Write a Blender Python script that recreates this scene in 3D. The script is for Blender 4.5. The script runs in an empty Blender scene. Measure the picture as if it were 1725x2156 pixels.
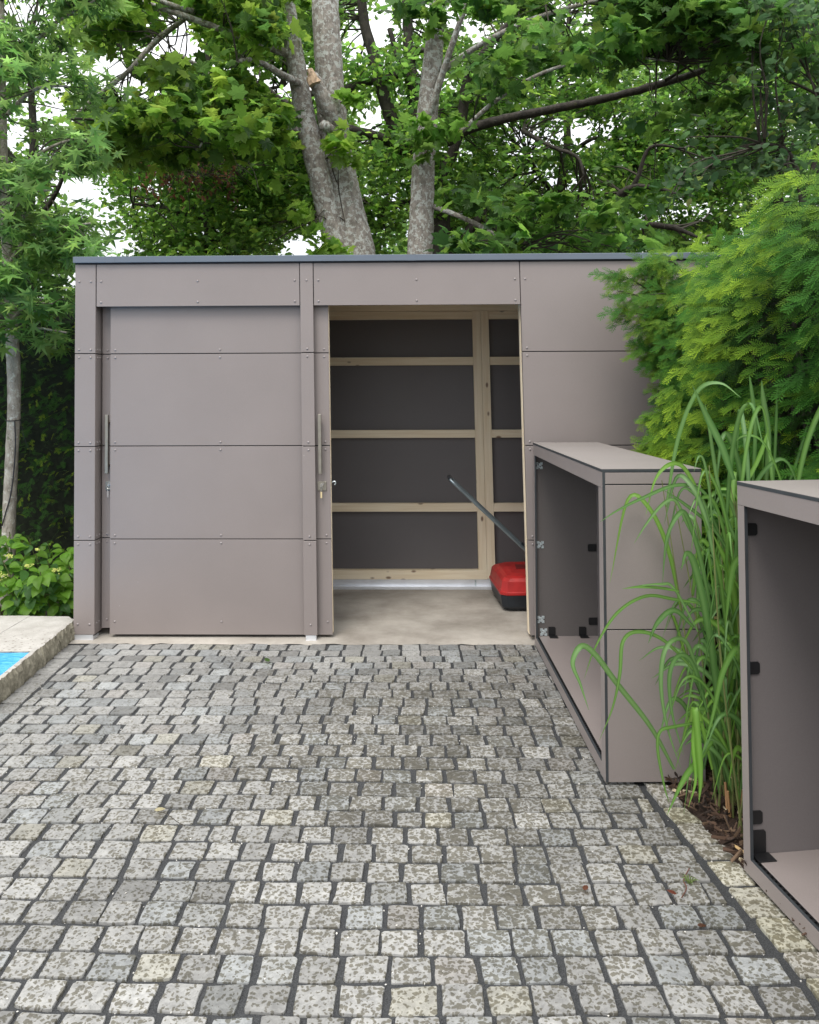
import bpy, bmesh, math, random
import numpy as np
from mathutils import Matrix, Vector

random.seed(7)
rng = np.random.default_rng(7)
R = math.radians
scene = bpy.context.scene
COL = scene.collection

# ------------------------------------------------------------------ camera
CAM_H, PITCH, ROLL, F, SHY = 1.5562, 0.034772, -0.003834, 1727.82, 309.97
IW, IH = 1725.0, 2156.0
cam_d = bpy.data.cameras.new('camera')
cam = bpy.data.objects.new('camera', cam_d)
COL.objects.link(cam)
cp, sp = math.cos(PITCH), math.sin(PITCH)
cr, sr = math.cos(ROLL), math.sin(ROLL)
right, up, fwd = Vector((1, 0, 0)), Vector((0, -sp, cp)), Vector((0, cp, sp))
rx, uy = cr * right + sr * up, -sr * right + cr * up
M = Matrix(((rx.x, uy.x, -fwd.x, 0), (rx.y, uy.y, -fwd.y, 0), (rx.z, uy.z, -fwd.z, CAM_H), (0, 0, 0, 1)))
cam.matrix_world = M
cam_d.sensor_fit = 'HORIZONTAL'
cam_d.sensor_width = 36
cam_d.lens = F / IW * 36
cam_d.shift_y = -SHY / IW
cam_d.clip_start = 0.02
cam_d.clip_end = 1000
scene.camera = cam

# ------------------------------------------------------------------ sky, sun, exposure
SUN_EL, SUN_AZ = R(58), R(200)           # azimuth clockwise from +Y: behind the camera, a little to the left
world = bpy.data.worlds.new('World')
scene.world = world
world.use_nodes = True
wn, wl = world.node_tree.nodes, world.node_tree.links
wn.clear()
w_out = wn.new('ShaderNodeOutputWorld')
w_bg = wn.new('ShaderNodeBackground')
w_sky = wn.new('ShaderNodeTexSky')
w_sky.sky_type = 'NISHITA'
w_sky.sun_disc = False
w_sky.sun_elevation = SUN_EL
w_sky.sun_rotation = SUN_AZ
w_tc = wn.new('ShaderNodeTexCoord')
w_no = wn.new('ShaderNodeTexNoise')
w_no.inputs['Scale'].default_value = 2.2
w_no.inputs['Detail'].default_value = 5
w_rp = wn.new('ShaderNodeValToRGB')
w_rp.color_ramp.elements[0].position = 0.30
w_rp.color_ramp.elements[0].color = (0.62, 0.62, 0.62, 1)
w_rp.color_ramp.elements[1].position = 0.50
w_rp.color_ramp.elements[1].color = (1, 1, 1, 1)
w_mx = wn.new('ShaderNodeMix')
w_mx.data_type = 'RGBA'
wl.new(w_tc.outputs['Generated'], w_no.inputs['Vector'])
wl.new(w_no.outputs['Fac'], w_rp.inputs['Fac'])
wl.new(w_rp.outputs['Color'], w_mx.inputs[0])
wl.new(w_sky.outputs['Color'], w_mx.inputs[6])
w_sep = wn.new('ShaderNodeSeparateXYZ')
wl.new(w_tc.outputs['Generated'], w_sep.inputs[0])
w_gr = wn.new('ShaderNodeValToRGB')                       # overcast: the zenith is about three times as bright as the horizon
w_gr.color_ramp.elements[0].position = 0.0
w_gr.color_ramp.elements[0].color = (0.30, 0.315, 0.335, 1)
w_gr.color_ramp.elements[1].position = 1.0
w_gr.color_ramp.elements[1].color = (1, 1, 1, 1)
wl.new(w_sep.outputs[2], w_gr.inputs['Fac'])
w_sc = wn.new('ShaderNodeVectorMath')
w_sc.operation = 'SCALE'
w_sc.inputs['Scale'].default_value = 18.5
wl.new(w_gr.outputs['Color'], w_sc.inputs[0])
wl.new(w_sc.outputs[0], w_mx.inputs[7])
wl.new(w_mx.outputs[2], w_bg.inputs['Color'])
w_bg.inputs['Strength'].default_value = 0.1
wl.new(w_bg.outputs['Background'], w_out.inputs['Surface'])

sun_d = bpy.data.lights.new('sun', 'SUN')
sun_d.energy = 1.3
sun_d.angle = R(22)
sun_d.color = (1, 0.96, 0.9)
sun = bpy.data.objects.new('sun', sun_d)
COL.objects.link(sun)
sdir = Vector((math.sin(SUN_AZ) * math.cos(SUN_EL), math.cos(SUN_AZ) * math.cos(SUN_EL), math.sin(SUN_EL)))
sun.rotation_euler = sdir.to_track_quat('Z', 'Y').to_euler()

scene.view_settings.view_transform = 'Standard'
scene.view_settings.look = 'None'
scene.view_settings.gamma = 1
scene.view_settings.exposure = 0.75
scene.cycles.max_bounces = 8
scene.cycles.diffuse_bounces = 4
scene.cycles.transmission_bounces = 6

# ------------------------------------------------------------------ survey helpers (photo reading -> metres)
def ray(px, py):
    X, Y = px - IW / 2, py - IH / 2 + SHY
    X0, Y0 = cr * X + sr * Y, -sr * X + cr * Y
    u_ = -Y0 / F
    return np.array([X0 / F, cp - sp * u_, sp + cp * u_])
CAM0 = np.array([0, 0, CAM_H])
GZ = -0.01
def G(px, py, z=GZ):
    r = ray(px, py)
    return r * ((z - CAM_H) / r[2]) + CAM0
def D(px, py, y):
    r = ray(px, py)
    return r * (y / r[1]) + CAM0

# shed frame: u along the front, w into the shed, z up
SX, SY, SA = -2.15147, 5.2765, 0.019044
ca, sa = math.cos(SA), math.sin(SA)
def S(u, w, z):
    u = u + (1.2 - z) * (0.005 + 0.0052 * u)      # the shed stands a touch out of plumb
    return (SX + u * ca + w * sa, SY - u * sa + w * ca, z)
def P(px, py, w):
    r = ray(px, py)
    n = np.array([sa, ca, 0])
    o = np.array([SX, SY, 0])
    t = (w + n @ o - n @ CAM0) / (n @ r)
    q = CAM0 + r * t
    uu = (q[0] - SX) * ca - (q[1] - SY) * sa
    z = q[2]
    u = uu
    for _ in range(4):
        u = uu - (1.2 - z) * (0.005 + 0.0052 * u)
    return u, z

# ------------------------------------------------------------------ object helpers
BASE = {}
def tag(o, label=None, cat=None, group=None, kind=None):
    if label: o['label'] = label
    if cat: o['category'] = cat
    if group: o['group'] = group
    if kind: o['kind'] = kind
    return o
def thing(name, label, cat, loc, group=None):
    o = bpy.data.objects.new(name, None)
    o.empty_display_size = 0.2
    o.location = loc
    COL.objects.link(o)
    BASE[o] = np.array(loc, float)
    return tag(o, label, cat, group)
def mesh_np(name, V, Fc, mats, col=None, smooth=False):
    """V (n,3); Fc (m,k) array or list of polygons"""
    me = bpy.data.meshes.new(name)
    V = np.ascontiguousarray(V, dtype=np.float32)
    me.vertices.add(len(V))
    me.vertices.foreach_set('co', V.ravel())
    if isinstance(Fc, np.ndarray):
        k = Fc.shape[1]
        loops = Fc.astype(np.int32).ravel()
        starts = np.arange(0, len(loops), k, dtype=np.int32)
        tot = np.full(len(Fc), k, np.int32)
    else:
        tot = np.array([len(f) for f in Fc], np.int32)
        starts = np.concatenate([[0], np.cumsum(tot)[:-1]]).astype(np.int32)
        loops = np.array([i for f in Fc for i in f], np.int32)
    me.loops.add(len(loops))
    me.loops.foreach_set('vertex_index', loops)
    me.polygons.add(len(starts))
    me.polygons.foreach_set('loop_start', starts)
    me.polygons.foreach_set('loop_total', tot)
    me.polygons.foreach_set('use_smooth', np.full(len(starts), bool(smooth)))
    if col is not None:
        a = me.color_attributes.new('Col', 'FLOAT_COLOR', 'POINT')
        c = np.ones((len(V), 4), np.float32)
        c[:, :3] = col
        a.data.foreach_set('color', c.ravel())
    me.update(calc_edges=True)
    me.validate()
    for m in (mats if isinstance(mats, (list, tuple)) else [mats]):
        me.materials.append(m)
    return me
def obj(name, geo, m, parent=None, label=None, cat=None, group=None, kind=None, smooth=False, col=None, loc=None):
    V, Fc = geo[0], geo[1]
    V = np.asarray(V, float)
    if len(geo) > 2: col = geo[2]
    if parent is not None:
        b = BASE[parent]
    elif loc is not None:
        b = np.array(loc, float)
    else:
        b = np.zeros(3)
    me = mesh_np(name, V - b, Fc, m, col, smooth)
    o = bpy.data.objects.new(name, me)
    COL.objects.link(o)
    if parent is not None:
        o.parent = parent
    else:
        o.location = b
    BASE[o] = b
    return tag(o, label, cat, group, kind)
def copy_under(src, parent, world_pos):
    c = src.copy()
    COL.objects.link(c)
    c.parent = parent
    c.location = np.array(world_pos) - BASE[parent]
    return c

def box(x0, x1, y0, y1, z0, z1, bev=0.0015, seg=1):
    bm = bmesh.new()
    bmesh.ops.create_cube(bm, size=1)
    bmesh.ops.scale(bm, vec=(x1 - x0, y1 - y0, z1 - z0), verts=bm.verts)
    bmesh.ops.translate(bm, vec=((x0 + x1) / 2, (y0 + y1) / 2, (z0 + z1) / 2), verts=bm.verts)
    if bev:
        bmesh.ops.bevel(bm, geom=bm.edges[:] , offset=bev, segments=seg, affect='EDGES', profile=0.5)
    bm.verts.index_update()
    V = [tuple(v.co) for v in bm.verts]
    Fc = [[v.index for v in f.verts] for f in bm.faces]
    bm.free()
    return V, Fc
def sbox(u0, u1, w0, w1, z0, z1, bev=0.0012, seg=1):
    V, Fc = box(u0, u1, w0, w1, z0, z1, bev, seg)
    return [S(*v) for v in V], Fc
def join(geos):
    V, Fc, C = [], [], []
    n = 0
    for g in geos:
        V += [tuple(v) for v in g[0]]
        Fc += [[int(i) + n for i in f] for f in g[1]]
        if len(g) > 2: C.append(np.asarray(g[2]))
        n = len(V)
    return (V, Fc, np.concatenate(C)) if C else (V, Fc)
def prism(poly, fn, t0, t1):
    """poly [(a,b)...] extruded from t0 to t1, fn(a,b,t)->xyz"""
    n = len(poly)
    V = [fn(a, b, t0) for a, b in poly] + [fn(a, b, t1) for a, b in poly]
    Fc = [list(range(n))[::-1], list(range(n, 2 * n))]
    for i in range(n):
        j = (i + 1) % n
        Fc.append([i, j, n + j, n + i])
    return V, Fc
def smooth_path(pts, n=6):
    pts = np.array(pts, float)
    if len(pts) < 3:
        t = np.linspace(0, 1, n + 1)[:, None]
        return pts[0] * (1 - t) + pts[-1] * t
    ext = np.vstack([2 * pts[0] - pts[1], pts, 2 * pts[-1] - pts[-2]])
    out = []
    for i in range(1, len(ext) - 2):
        p0, p1, p2, p3 = ext[i - 1:i + 3]
        for k in range(n):
            t = k / n
            out.append(0.5 * ((2 * p1) + (-p0 + p2) * t + (2 * p0 - 5 * p1 + 4 * p2 - p3) * t * t + (-p0 + 3 * p1 - 3 * p2 + p3) * t ** 3))
    out.append(pts[-1])
    return np.array(out)
def tube(path, radii, sides=8, rough=0.0, cap=True):
    path = np.asarray(path, float)
    n = len(path)
    radii = np.broadcast_to(np.asarray(radii, float), (n,)) if np.ndim(radii) == 0 or len(np.atleast_1d(radii)) == n else np.interp(np.linspace(0, 1, n), np.linspace(0, 1, len(radii)), radii)
    T = np.gradient(path, axis=0)
    T /= np.linalg.norm(T, axis=1)[:, None] + 1e-9
    ref = np.array([0, 0, 1.0]) if abs(T[0][2]) < 0.9 else np.array([1.0, 0, 0])
    V, Fc = [], []
    a = np.linspace(0, 2 * np.pi, sides, endpoint=False)
    N = np.cross(T[0], ref)
    N /= np.linalg.norm(N)
    for i in range(n):
        N = N - T[i] * (N @ T[i])
        N /= np.linalg.norm(N) + 1e-9
        B = np.cross(T[i], N)
        r = radii[i] * (1 + (rng.normal(0, rough, sides) if rough else 0))
        V.append(path[i] + (np.cos(a) * r)[:, None] * N + (np.sin(a) * r)[:, None] * B)
    V = np.vstack(V)
    for i in range(n - 1):
        for k in range(sides):
            j = (k + 1) % sides
            Fc.append([i * sides + k, i * sides + j, (i + 1) * sides + j, (i + 1) * sides + k])
    if cap:
        Fc.append(list(range(sides))[::-1])
        Fc.append([(n - 1) * sides + k for k in range(sides)])
    return V, Fc

# ------------------------------------------------------------------ materials
def new_mat(name):
    m = bpy.data.materials.new(name)
    m.use_nodes = True
    return m, m.node_tree.nodes, m.node_tree.links, m.node_tree.nodes['Principled BSDF']
def ramp(nt, src, p0, c0, p1, c1):
    r = nt.nodes.new('ShaderNodeValToRGB')
    r.color_ramp.elements[0].position = p0
    r.color_ramp.elements[0].color = (*c0, 1)
    r.color_ramp.elements[1].position = p1
    r.color_ramp.elements[1].color = (*c1, 1)
    nt.links.new(src, r.inputs['Fac'])
    return r.outputs['Color']
def noise(nt, scale, detail=4, rough=0.55, vec=None, dist=0.0):
    t = nt.nodes.new('ShaderNodeTexNoise')
    t.inputs['Scale'].default_value = scale
    t.inputs['Detail'].default_value = detail
    t.inputs['Roughness'].default_value = rough
    t.inputs['Distortion'].default_value = dist
    if vec is None:
        tc = nt.nodes.new('ShaderNodeTexCoord')
        vec = tc.outputs['Object']
    nt.links.new(vec, t.inputs['Vector'])
    return t.outputs['Fac']
def mapping(nt, scale):
    tc = nt.nodes.new('ShaderNodeTexCoord')
    mp = nt.nodes.new('ShaderNodeMapping')
    mp.inputs['Scale'].default_value = scale
    nt.links.new(tc.outputs['Object'], mp.inputs['Vector'])
    return mp.outputs['Vector']
def mix(nt, fac, a, b, mode='MIX'):
    n = nt.nodes.new('ShaderNodeMix')
    n.data_type = 'RGBA'
    n.blend_type = mode
    for sock, v in ((n.inputs[0], fac), (n.inputs[6], a), (n.inputs[7], b)):
        if hasattr(v, 'is_linked'): nt.links.new(v, sock)
        elif isinstance(v, (int, float)): sock.default_value = v
        else: sock.default_value = (*v, 1)
    return n.outputs[2]
def math_n(nt, op, a, b=0.0, clamp=False):
    n = nt.nodes.new('ShaderNodeMath')
    n.operation = op
    n.use_clamp = clamp
    for sock, v in ((n.inputs[0], a), (n.inputs[1], b)):
        if hasattr(v, 'is_linked'): nt.links.new(v, sock)
        else: sock.default_value = v
    return n.outputs[0]
def bump(nt, bsdf, h, strength=0.3, dist=0.01):
    b = nt.nodes.new('ShaderNodeBump')
    b.inputs['Strength'].default_value = strength
    b.inputs['Distance'].default_value = dist
    nt.links.new(h, b.inputs['Height'])
    nt.links.new(b.outputs['Normal'], bsdf.inputs['Normal'])
def simple(name, c, rough=0.5, metal=0.0, var=0.12, scale=12, bmp=0.0, bscale=60):
    m, n, l, b = new_mat(name)
    nt = m.node_tree
    f = noise(nt, scale)
    lo = tuple(x * (1 - var) for x in c)
    hi = tuple(min(1, x * (1 + var)) for x in c)
    l.new(ramp(nt, f, 0.3, lo, 0.7, hi), b.inputs['Base Color'])
    b.inputs['Roughness'].default_value = rough
    b.inputs['Metallic'].default_value = metal
    if bmp: bump(nt, b, noise(nt, bscale), bmp, 0.004)
    return m

# taupe laminate cladding: faint cloudiness, dust specks, dried drip marks
def panel_material(name, c, rough):
    m, n, l, b = new_mat(name)
    nt = m.node_tree
    base = ramp(nt, noise(nt, 1.7, 6, 0.6), 0.3, tuple(x * 0.95 for x in c), 0.7, tuple(x * 1.05 for x in c))
    v = n.new('ShaderNodeTexVoronoi')
    v.inputs['Scale'].default_value = 9
    l.new(mapping(nt, (1, 1, 0.7)), v.inputs['Vector'])
    spk = math_n(nt, 'LESS_THAN', v.outputs['Distance'], 0.035)
    pick = math_n(nt, 'GREATER_THAN', noise(nt, 3.1, 1), 0.6)
    base = mix(nt, math_n(nt, 'MULTIPLY', math_n(nt, 'MULTIPLY', spk, pick), 0.22), base, (0.5, 0.48, 0.46))
    grain = noise(nt, 420, 2)
    base = mix(nt, 0.05, base, ramp(nt, grain, 0.3, (0.05, 0.05, 0.05), 0.7, (0.5, 0.5, 0.5)))
    l.new(base, b.inputs['Base Color'])
    rr = n.new('ShaderNodeMapRange')
    rr.inputs['To Min'].default_value = rough - 0.06
    rr.inputs['To Max'].default_value = rough + 0.08
    l.new(noise(nt, 3.0, 5), rr.inputs['Value'])
    l.new(rr.outputs[0], b.inputs['Roughness'])
    bump(nt, b, grain, 0.05, 0.001)
    return m
PANEL = panel_material('taupe_laminate', (0.236, 0.201, 0.190), 0.42)
PANEL_TOP = panel_material('top_taupe_laminate', (0.205, 0.182, 0.17), 0.6)  # darker, rougher copy of the taupe for the cabinet tops
PANEL_IN = panel_material('shaded_inner_laminate', (0.135, 0.119, 0.118), 0.5)  # same laminate, the cabinet interior's shade put into its colour
PANEL_BK = panel_material('shaded_shed_laminate', (0.112, 0.102, 0.104), 0.5)  # back wall colour darkened to paint in the dim shed interior
PANEL_DK = panel_material('deep_shade_laminate', (0.10, 0.088, 0.084), 0.5)  # deeper painted shade for the farther cabinet's inner end
CORE = simple('laminate_core', (0.035, 0.04, 0.045), 0.5)
GAP = simple('joint_backing', (0.012, 0.013, 0.02), 0.7)
TRIM = simple('anthracite_sheet', (0.125, 0.15, 0.185), 0.38, 0.3, 0.06, 2.5)
ALU = simple('aluminium', (0.86, 0.88, 0.92), 0.3, 0.6, 0.08, 8)
STEEL = simple('brushed_steel', (0.42, 0.39, 0.33), 0.34, 1.0, 0.12, 20)
CHROME = simple('bright_steel', (0.8, 0.8, 0.78), 0.18, 1.0, 0.05)
RIVET = simple('rivet_paint', (0.28, 0.25, 0.245), 0.35, 0.2, 0.05)
ZINC = simple('galvanised_steel', (0.55, 0.62, 0.64), 0.35, 0.5, 0.35, 60)
BLACK = simple('black_steel', (0.012, 0.012, 0.013), 0.42, 0.2)
REDP = simple('dusty_red_plastic', (0.40, 0.018, 0.017), 0.5, 0, 0.2, 9, 0.1, 150)
REDK = simple('dark_red_plastic', (0.16, 0.012, 0.012), 0.45)
BLKP = simple('dark_plastic', (0.014, 0.018, 0.024), 0.42, 0, 0.3)
TUBEM = simple('grey_tube', (0.2, 0.24, 0.26), 0.3, 0.6)
FLOORM, n_, l_, b_ = new_mat('concrete')
nt = FLOORM.node_tree
c1 = ramp(nt, noise(nt, 2.2, 8, 0.65), 0.3, (0.22, 0.195, 0.165), 0.7, (0.48, 0.445, 0.395))
c2 = mix(nt, math_n(nt, 'MULTIPLY', math_n(nt, 'GREATER_THAN', noise(nt, 34, 5, 0.7), 0.66), 0.45), c1, (0.2, 0.17, 0.14))
l_.new(c2, b_.inputs['Base Color'])
b_.inputs['Roughness'].default_value = 0.8
bump(nt, b_, noise(nt, 30, 6), 0.25, 0.004)

def wood_material(name, stretch):
    m, n, l, b = new_mat(name)
    nt = m.node_tree
    mp = mapping(nt, stretch)
    g = noise(nt, 1.0, 5, 0.55, mp, 0.6)
    base = ramp(nt, g, 0.3, (0.78, 0.64, 0.44), 0.68, (0.91, 0.80, 0.61))
    v = n.new('ShaderNodeTexVoronoi')
    v.inputs['Scale'].default_value = 7
    st = tuple(0.75 if s < 5 else 1.5 for s in stretch)
    l.new(mapping(nt, st), v.inputs['Vector'])
    kn = n.new('ShaderNodeMapRange')
    kn.inputs['From Min'].default_value = 0.07
    kn.inputs['From Max'].default_value = 0.14
    kn.inputs['To Min'].default_value = 0.85
    kn.inputs['To Max'].default_value = 0.0
    l.new(v.outputs['Distance'], kn.inputs['Value'])
    base = mix(nt, kn.outputs[0], base, (0.16, 0.075, 0.035))
    l.new(base, b.inputs['Base Color'])
    b.inputs['Roughness'].default_value = 0.65
    bump(nt, b, g, 0.15, 0.002)
    return m
WOOD_H = wood_material('spruce_lengthwise', (2.0, 22, 40))
WOOD_V = wood_material('spruce_upright', (40, 22, 2.0))

def leaf_material(name, trans=0.35, rough=0.45, spec=0.4):
    m, n, l, b = new_mat(name)
    nt = m.node_tree
    a = n.new('ShaderNodeAttribute')
    a.attribute_name = 'Col'
    l.new(a.outputs['Color'], b.inputs['Base Color'])
    b.inputs['Roughness'].default_value = rough
    b.inputs['Specular IOR Level'].default_value = spec
    t = n.new('ShaderNodeBsdfTranslucent')
    hs = n.new('ShaderNodeHueSaturation')
    hs.inputs['Hue'].default_value = 0.485
    hs.inputs['Saturation'].default_value = 0.96
    hs.inputs['Value'].default_value = 2.3
    l.new(a.outputs['Color'], hs.inputs['Color'])
    l.new(hs.outputs['Color'], t.inputs['Color'])
    mx = n.new('ShaderNodeMixShader')
    mx.inputs[0].default_value = trans
    l.new(b.outputs[0], mx.inputs[1])
    l.new(t.outputs[0], mx.inputs[2])
    l.new(mx.outputs[0], n['Material Output'].inputs['Surface'])
    return m
LEAF = leaf_material('leaf', 0.56, 0.45, 0.3)
NEEDLE = leaf_material('yew_needle', 0.25, 0.6, 0.08)
BLADE = leaf_material('grass_blade', 0.3, 0.45, 0.35)

def bark_material(name, dark, mid, lichen, amount, scale=9):
    m, n, l, b = new_mat(name)
    nt = m.node_tree
    base = ramp(nt, noise(nt, scale * 2, 8, 0.7, mapping(nt, (1, 1, 0.45))), 0.35, dark, 0.65, mid)
    lm = n.new('ShaderNodeMapRange')
    lm.inputs['From Min'].default_value = 0.60 - amount
    lm.inputs['From Max'].default_value = 0.63 - amount
    l.new(noise(nt, scale * 1.6, 6, 0.68, None, 0.3), lm.inputs['Value'])
    base = mix(nt, math_n(nt, 'MULTIPLY', lm.outputs[0], 0.75), base, lichen)
    mo = math_n(nt, 'GREATER_THAN', noise(nt, scale * 0.8, 5, 0.6), 0.66)
    base = mix(nt, math_n(nt, 'MULTIPLY', mo, 0.6), base, (0.06, 0.065, 0.02))
    l.new(base, b.inputs['Base Color'])
    b.inputs['Roughness'].default_value = 0.9
    bump(nt, b, noise(nt, scale * 4, 8, 0.7, mapping(nt, (1, 1, 0.5))), 0.8, 0.02)
    return m
BARK = bark_material('maple_bark', (0.14, 0.122, 0.105), (0.36, 0.325, 0.285), (0.50, 0.52, 0.49), 0.085, 13)
BARK_DK = bark_material('oak_bark', (0.018, 0.015, 0.012), (0.06, 0.05, 0.04), (0.11, 0.12, 0.09), -0.02, 9)
BARK_SG = bark_material('sweetgum_bark', (0.20, 0.175, 0.14), (0.44, 0.40, 0.34), (0.54, 0.54, 0.48), 0.03, 16)
TWIG = simple('twig_bark', (0.045, 0.038, 0.028), 0.9)
CUTW = simple('sawn_wood', (0.42, 0.3, 0.2), 0.85, 0, 0.35, 40)

# ------------------------------------------------------------------ ground
SOIL, n_, l_, b_ = new_mat('soil')
nt = SOIL.node_tree
l_.new(ramp(nt, noise(nt, 6, 8, 0.7), 0.3, (0.02, 0.014, 0.009), 0.7, (0.06, 0.045, 0.03)), b_.inputs['Base Color'])
b_.inputs['Roughness'].default_value = 0.95
bump(nt, b_, noise(nt, 25, 8), 0.8, 0.03)
obj('ground', ([(-150, -60, -0.06), (150, -60, -0.06), (150, 240, -0.06), (-150, 240, -0.06)], [[0, 1, 2, 3]]), SOIL, kind='structure')

# joint grit under the cobbles
GRITM, n_, l_, b_ = new_mat('joint_grit')
nt = GRITM.node_tree
l_.new(ramp(nt, noise(nt, 260, 4, 0.8), 0.35, (0.010, 0.011, 0.012), 0.74, (0.075, 0.078, 0.082)), b_.inputs['Base Color'])
b_.inputs['Roughness'].default_value = 0.9
bump(nt, b_, noise(nt, 300, 4), 0.7, 0.006)
def left_edge(y):  return -2.165 + (5.32 - y) * 0.0665
def right_edge(y): return 1.03 + (3.27 - y) * 0.137 if y < 3.27 else 1.03
def right_joint(y): return 0.925 + (3.28 - y) * 0.105 if y < 3.28 else 0.925
ys = np.linspace(-1.2, 5.25, 30)
V = [(left_edge(y) - 0.03, y, -0.0165) for y in ys] + [(right_edge(y) - 0.01, y, -0.0165) for y in ys]
obj('paving_bed', (V, [[i, 30 + i, 31 + i, i + 1] for i in range(29)]), GRITM, kind='structure')

# cobbles: real rounded setts in one paving surface
STONE, n_, l_, b_ = new_mat('grey_sandstone')
nt = STONE.node_tree
at = n_.new('ShaderNodeAttribute')
at.attribute_name = 'Col'
geo_n = n_.new('ShaderNodeNewGeometry')
pos = geo_n.outputs['Position']
fine = ramp(nt, noise(nt, 38, 8, 0.7, pos, 0.4), 0.28, (0.62, 0.62, 0.62), 0.72, (1.28, 1.28, 1.27))
base = mix(nt, 1.0, at.outputs['Color'], fine, 'MULTIPLY')
scr = n_.new('ShaderNodeMapRange')                    # pale scuffs and lime streaks
scr.inputs['From Min'].default_value = 0.62
scr.inputs['From Max'].default_value = 0.74
mpz = n_.new('ShaderNodeMapping')
mpz.inputs['Scale'].default_value = (1.0, 0.55, 1)
mpz.inputs['Rotation'].default_value = (0, 0, 0.7)
l_.new(pos, mpz.inputs['Vector'])
l_.new(noise(nt, 30, 9, 0.8, mpz.outputs[0], 0.8), scr.inputs['Value'])
base = mix(nt, math_n(nt, 'MULTIPLY', scr.outputs[0], 0.5), base, (0.5, 0.51, 0.51))
rs = math_n(nt, 'GREATER_THAN', noise(nt, 5.5, 6, 0.7, pos), 0.70)
base = mix(nt, math_n(nt, 'MULTIPLY', rs, 0.35), base, (0.20, 0.14, 0.08))
# first rain drops: dark wet spots, dense on the middle and right
dv = n_.new('ShaderNodeVectorMath')
dv.operation = 'ADD'
ncol = n_.new('ShaderNodeTexNoise')
ncol.inputs['Scale'].default_value = 55
ncol.inputs['Detail'].default_value = 2
l_.new(pos, ncol.inputs['Vector'])
sc_ = n_.new('ShaderNodeVectorMath')
sc_.operation = 'SCALE'
sc_.inputs['Scale'].default_value = 0.026
l_.new(ncol.outputs['Color'], sc_.inputs[0])
l_.new(pos, dv.inputs[0])
l_.new(sc_.outputs[0], dv.inputs[1])
vo = n_.new('ShaderNodeTexVoronoi')
vo.voronoi_dimensions = '2D'
vo.inputs['Scale'].default_value = 74
vo.inputs['Randomness'].default_value = 1
l_.new(dv.outputs[0], vo.inputs['Vector'])
sx = n_.new('ShaderNodeSeparateXYZ')
l_.new(pos, sx.inputs[0])
gx = n_.new('ShaderNodeMapRange')
gx.inputs['From Min'].default_value = -1.5
gx.inputs['From Max'].default_value = 0.3
gx.inputs['To Min'].default_value = -0.12
gx.inputs['To Max'].default_value = 0.11
l_.new(sx.outputs[0], gx.inputs['Value'])
gy = n_.new('ShaderNodeMapRange')                     # drier strip along the shed
gy.inputs['From Min'].default_value = 4.4
gy.inputs['From Max'].default_value = 5.1
gy.inputs['To Min'].default_value = 0.0
gy.inputs['To Max'].default_value = -0.16
l_.new(sx.outputs[1], gy.inputs['Value'])
lowf = math_n(nt, 'MULTIPLY', math_n(nt, 'SUBTRACT', noise(nt, 1.1, 2, 0.5, pos), 0.5), 0.8)
midf = math_n(nt, 'MULTIPLY', math_n(nt, 'SUBTRACT', noise(nt, 14, 2, 0.5, pos), 0.5), 0.35)
ctr = n_.new('ShaderNodeVectorMath')                   # soaked patch in the middle of the yard
ctr.operation = 'DISTANCE'
l_.new(pos, ctr.inputs[0])
ctr.inputs[1].default_value = (-0.1, 3.6, 0)
soak = n_.new('ShaderNodeMapRange')
soak.inputs['From Min'].default_value = 0.2
soak.inputs['From Max'].default_value = 1.5
soak.inputs['To Min'].default_value = 0.17
soak.inputs['To Max'].default_value = -0.02
l_.new(ctr.outputs['Value'], soak.inputs['Value'])
pern = n_.new('ShaderNodeSeparateColor')
l_.new(vo.outputs['Color'], pern.inputs[0])
jit = math_n(nt, 'MULTIPLY', math_n(nt, 'SUBTRACT', pern.outputs[0], 0.5), 0.60)
thr = math_n(nt, 'ADD', math_n(nt, 'ADD', math_n(nt, 'ADD', gx.outputs[0], gy.outputs[0]), math_n(nt, 'ADD', lowf, midf)), math_n(nt, 'ADD', math_n(nt, 'ADD', jit, soak.outputs[0]), 0.29))
dd = n_.new('ShaderNodeMapRange')
dd.inputs['From Min'].default_value = -0.02
dd.inputs['From Max'].default_value = 0.02
l_.new(math_n(nt, 'SUBTRACT', thr, vo.outputs['Distance']), dd.inputs['Value'])
wet = dd.outputs[0]
base = mix(nt, math_n(nt, 'MULTIPLY', wet, 0.92), base, mix(nt, 1.0, base, (0.40, 0.375, 0.305), 'MULTIPLY'))
l_.new(base, b_.inputs['Base Color'])
rr = n_.new('ShaderNodeMapRange')
rr.inputs['To Min'].default_value = 0.75
rr.inputs['To Max'].default_value = 0.5
l_.new(wet, rr.inputs['Value'])
l_.new(rr.outputs[0], b_.inputs['Roughness'])
bump(nt, b_, noise(nt, 70, 8, 0.7, pos), 0.35, 0.006)

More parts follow.
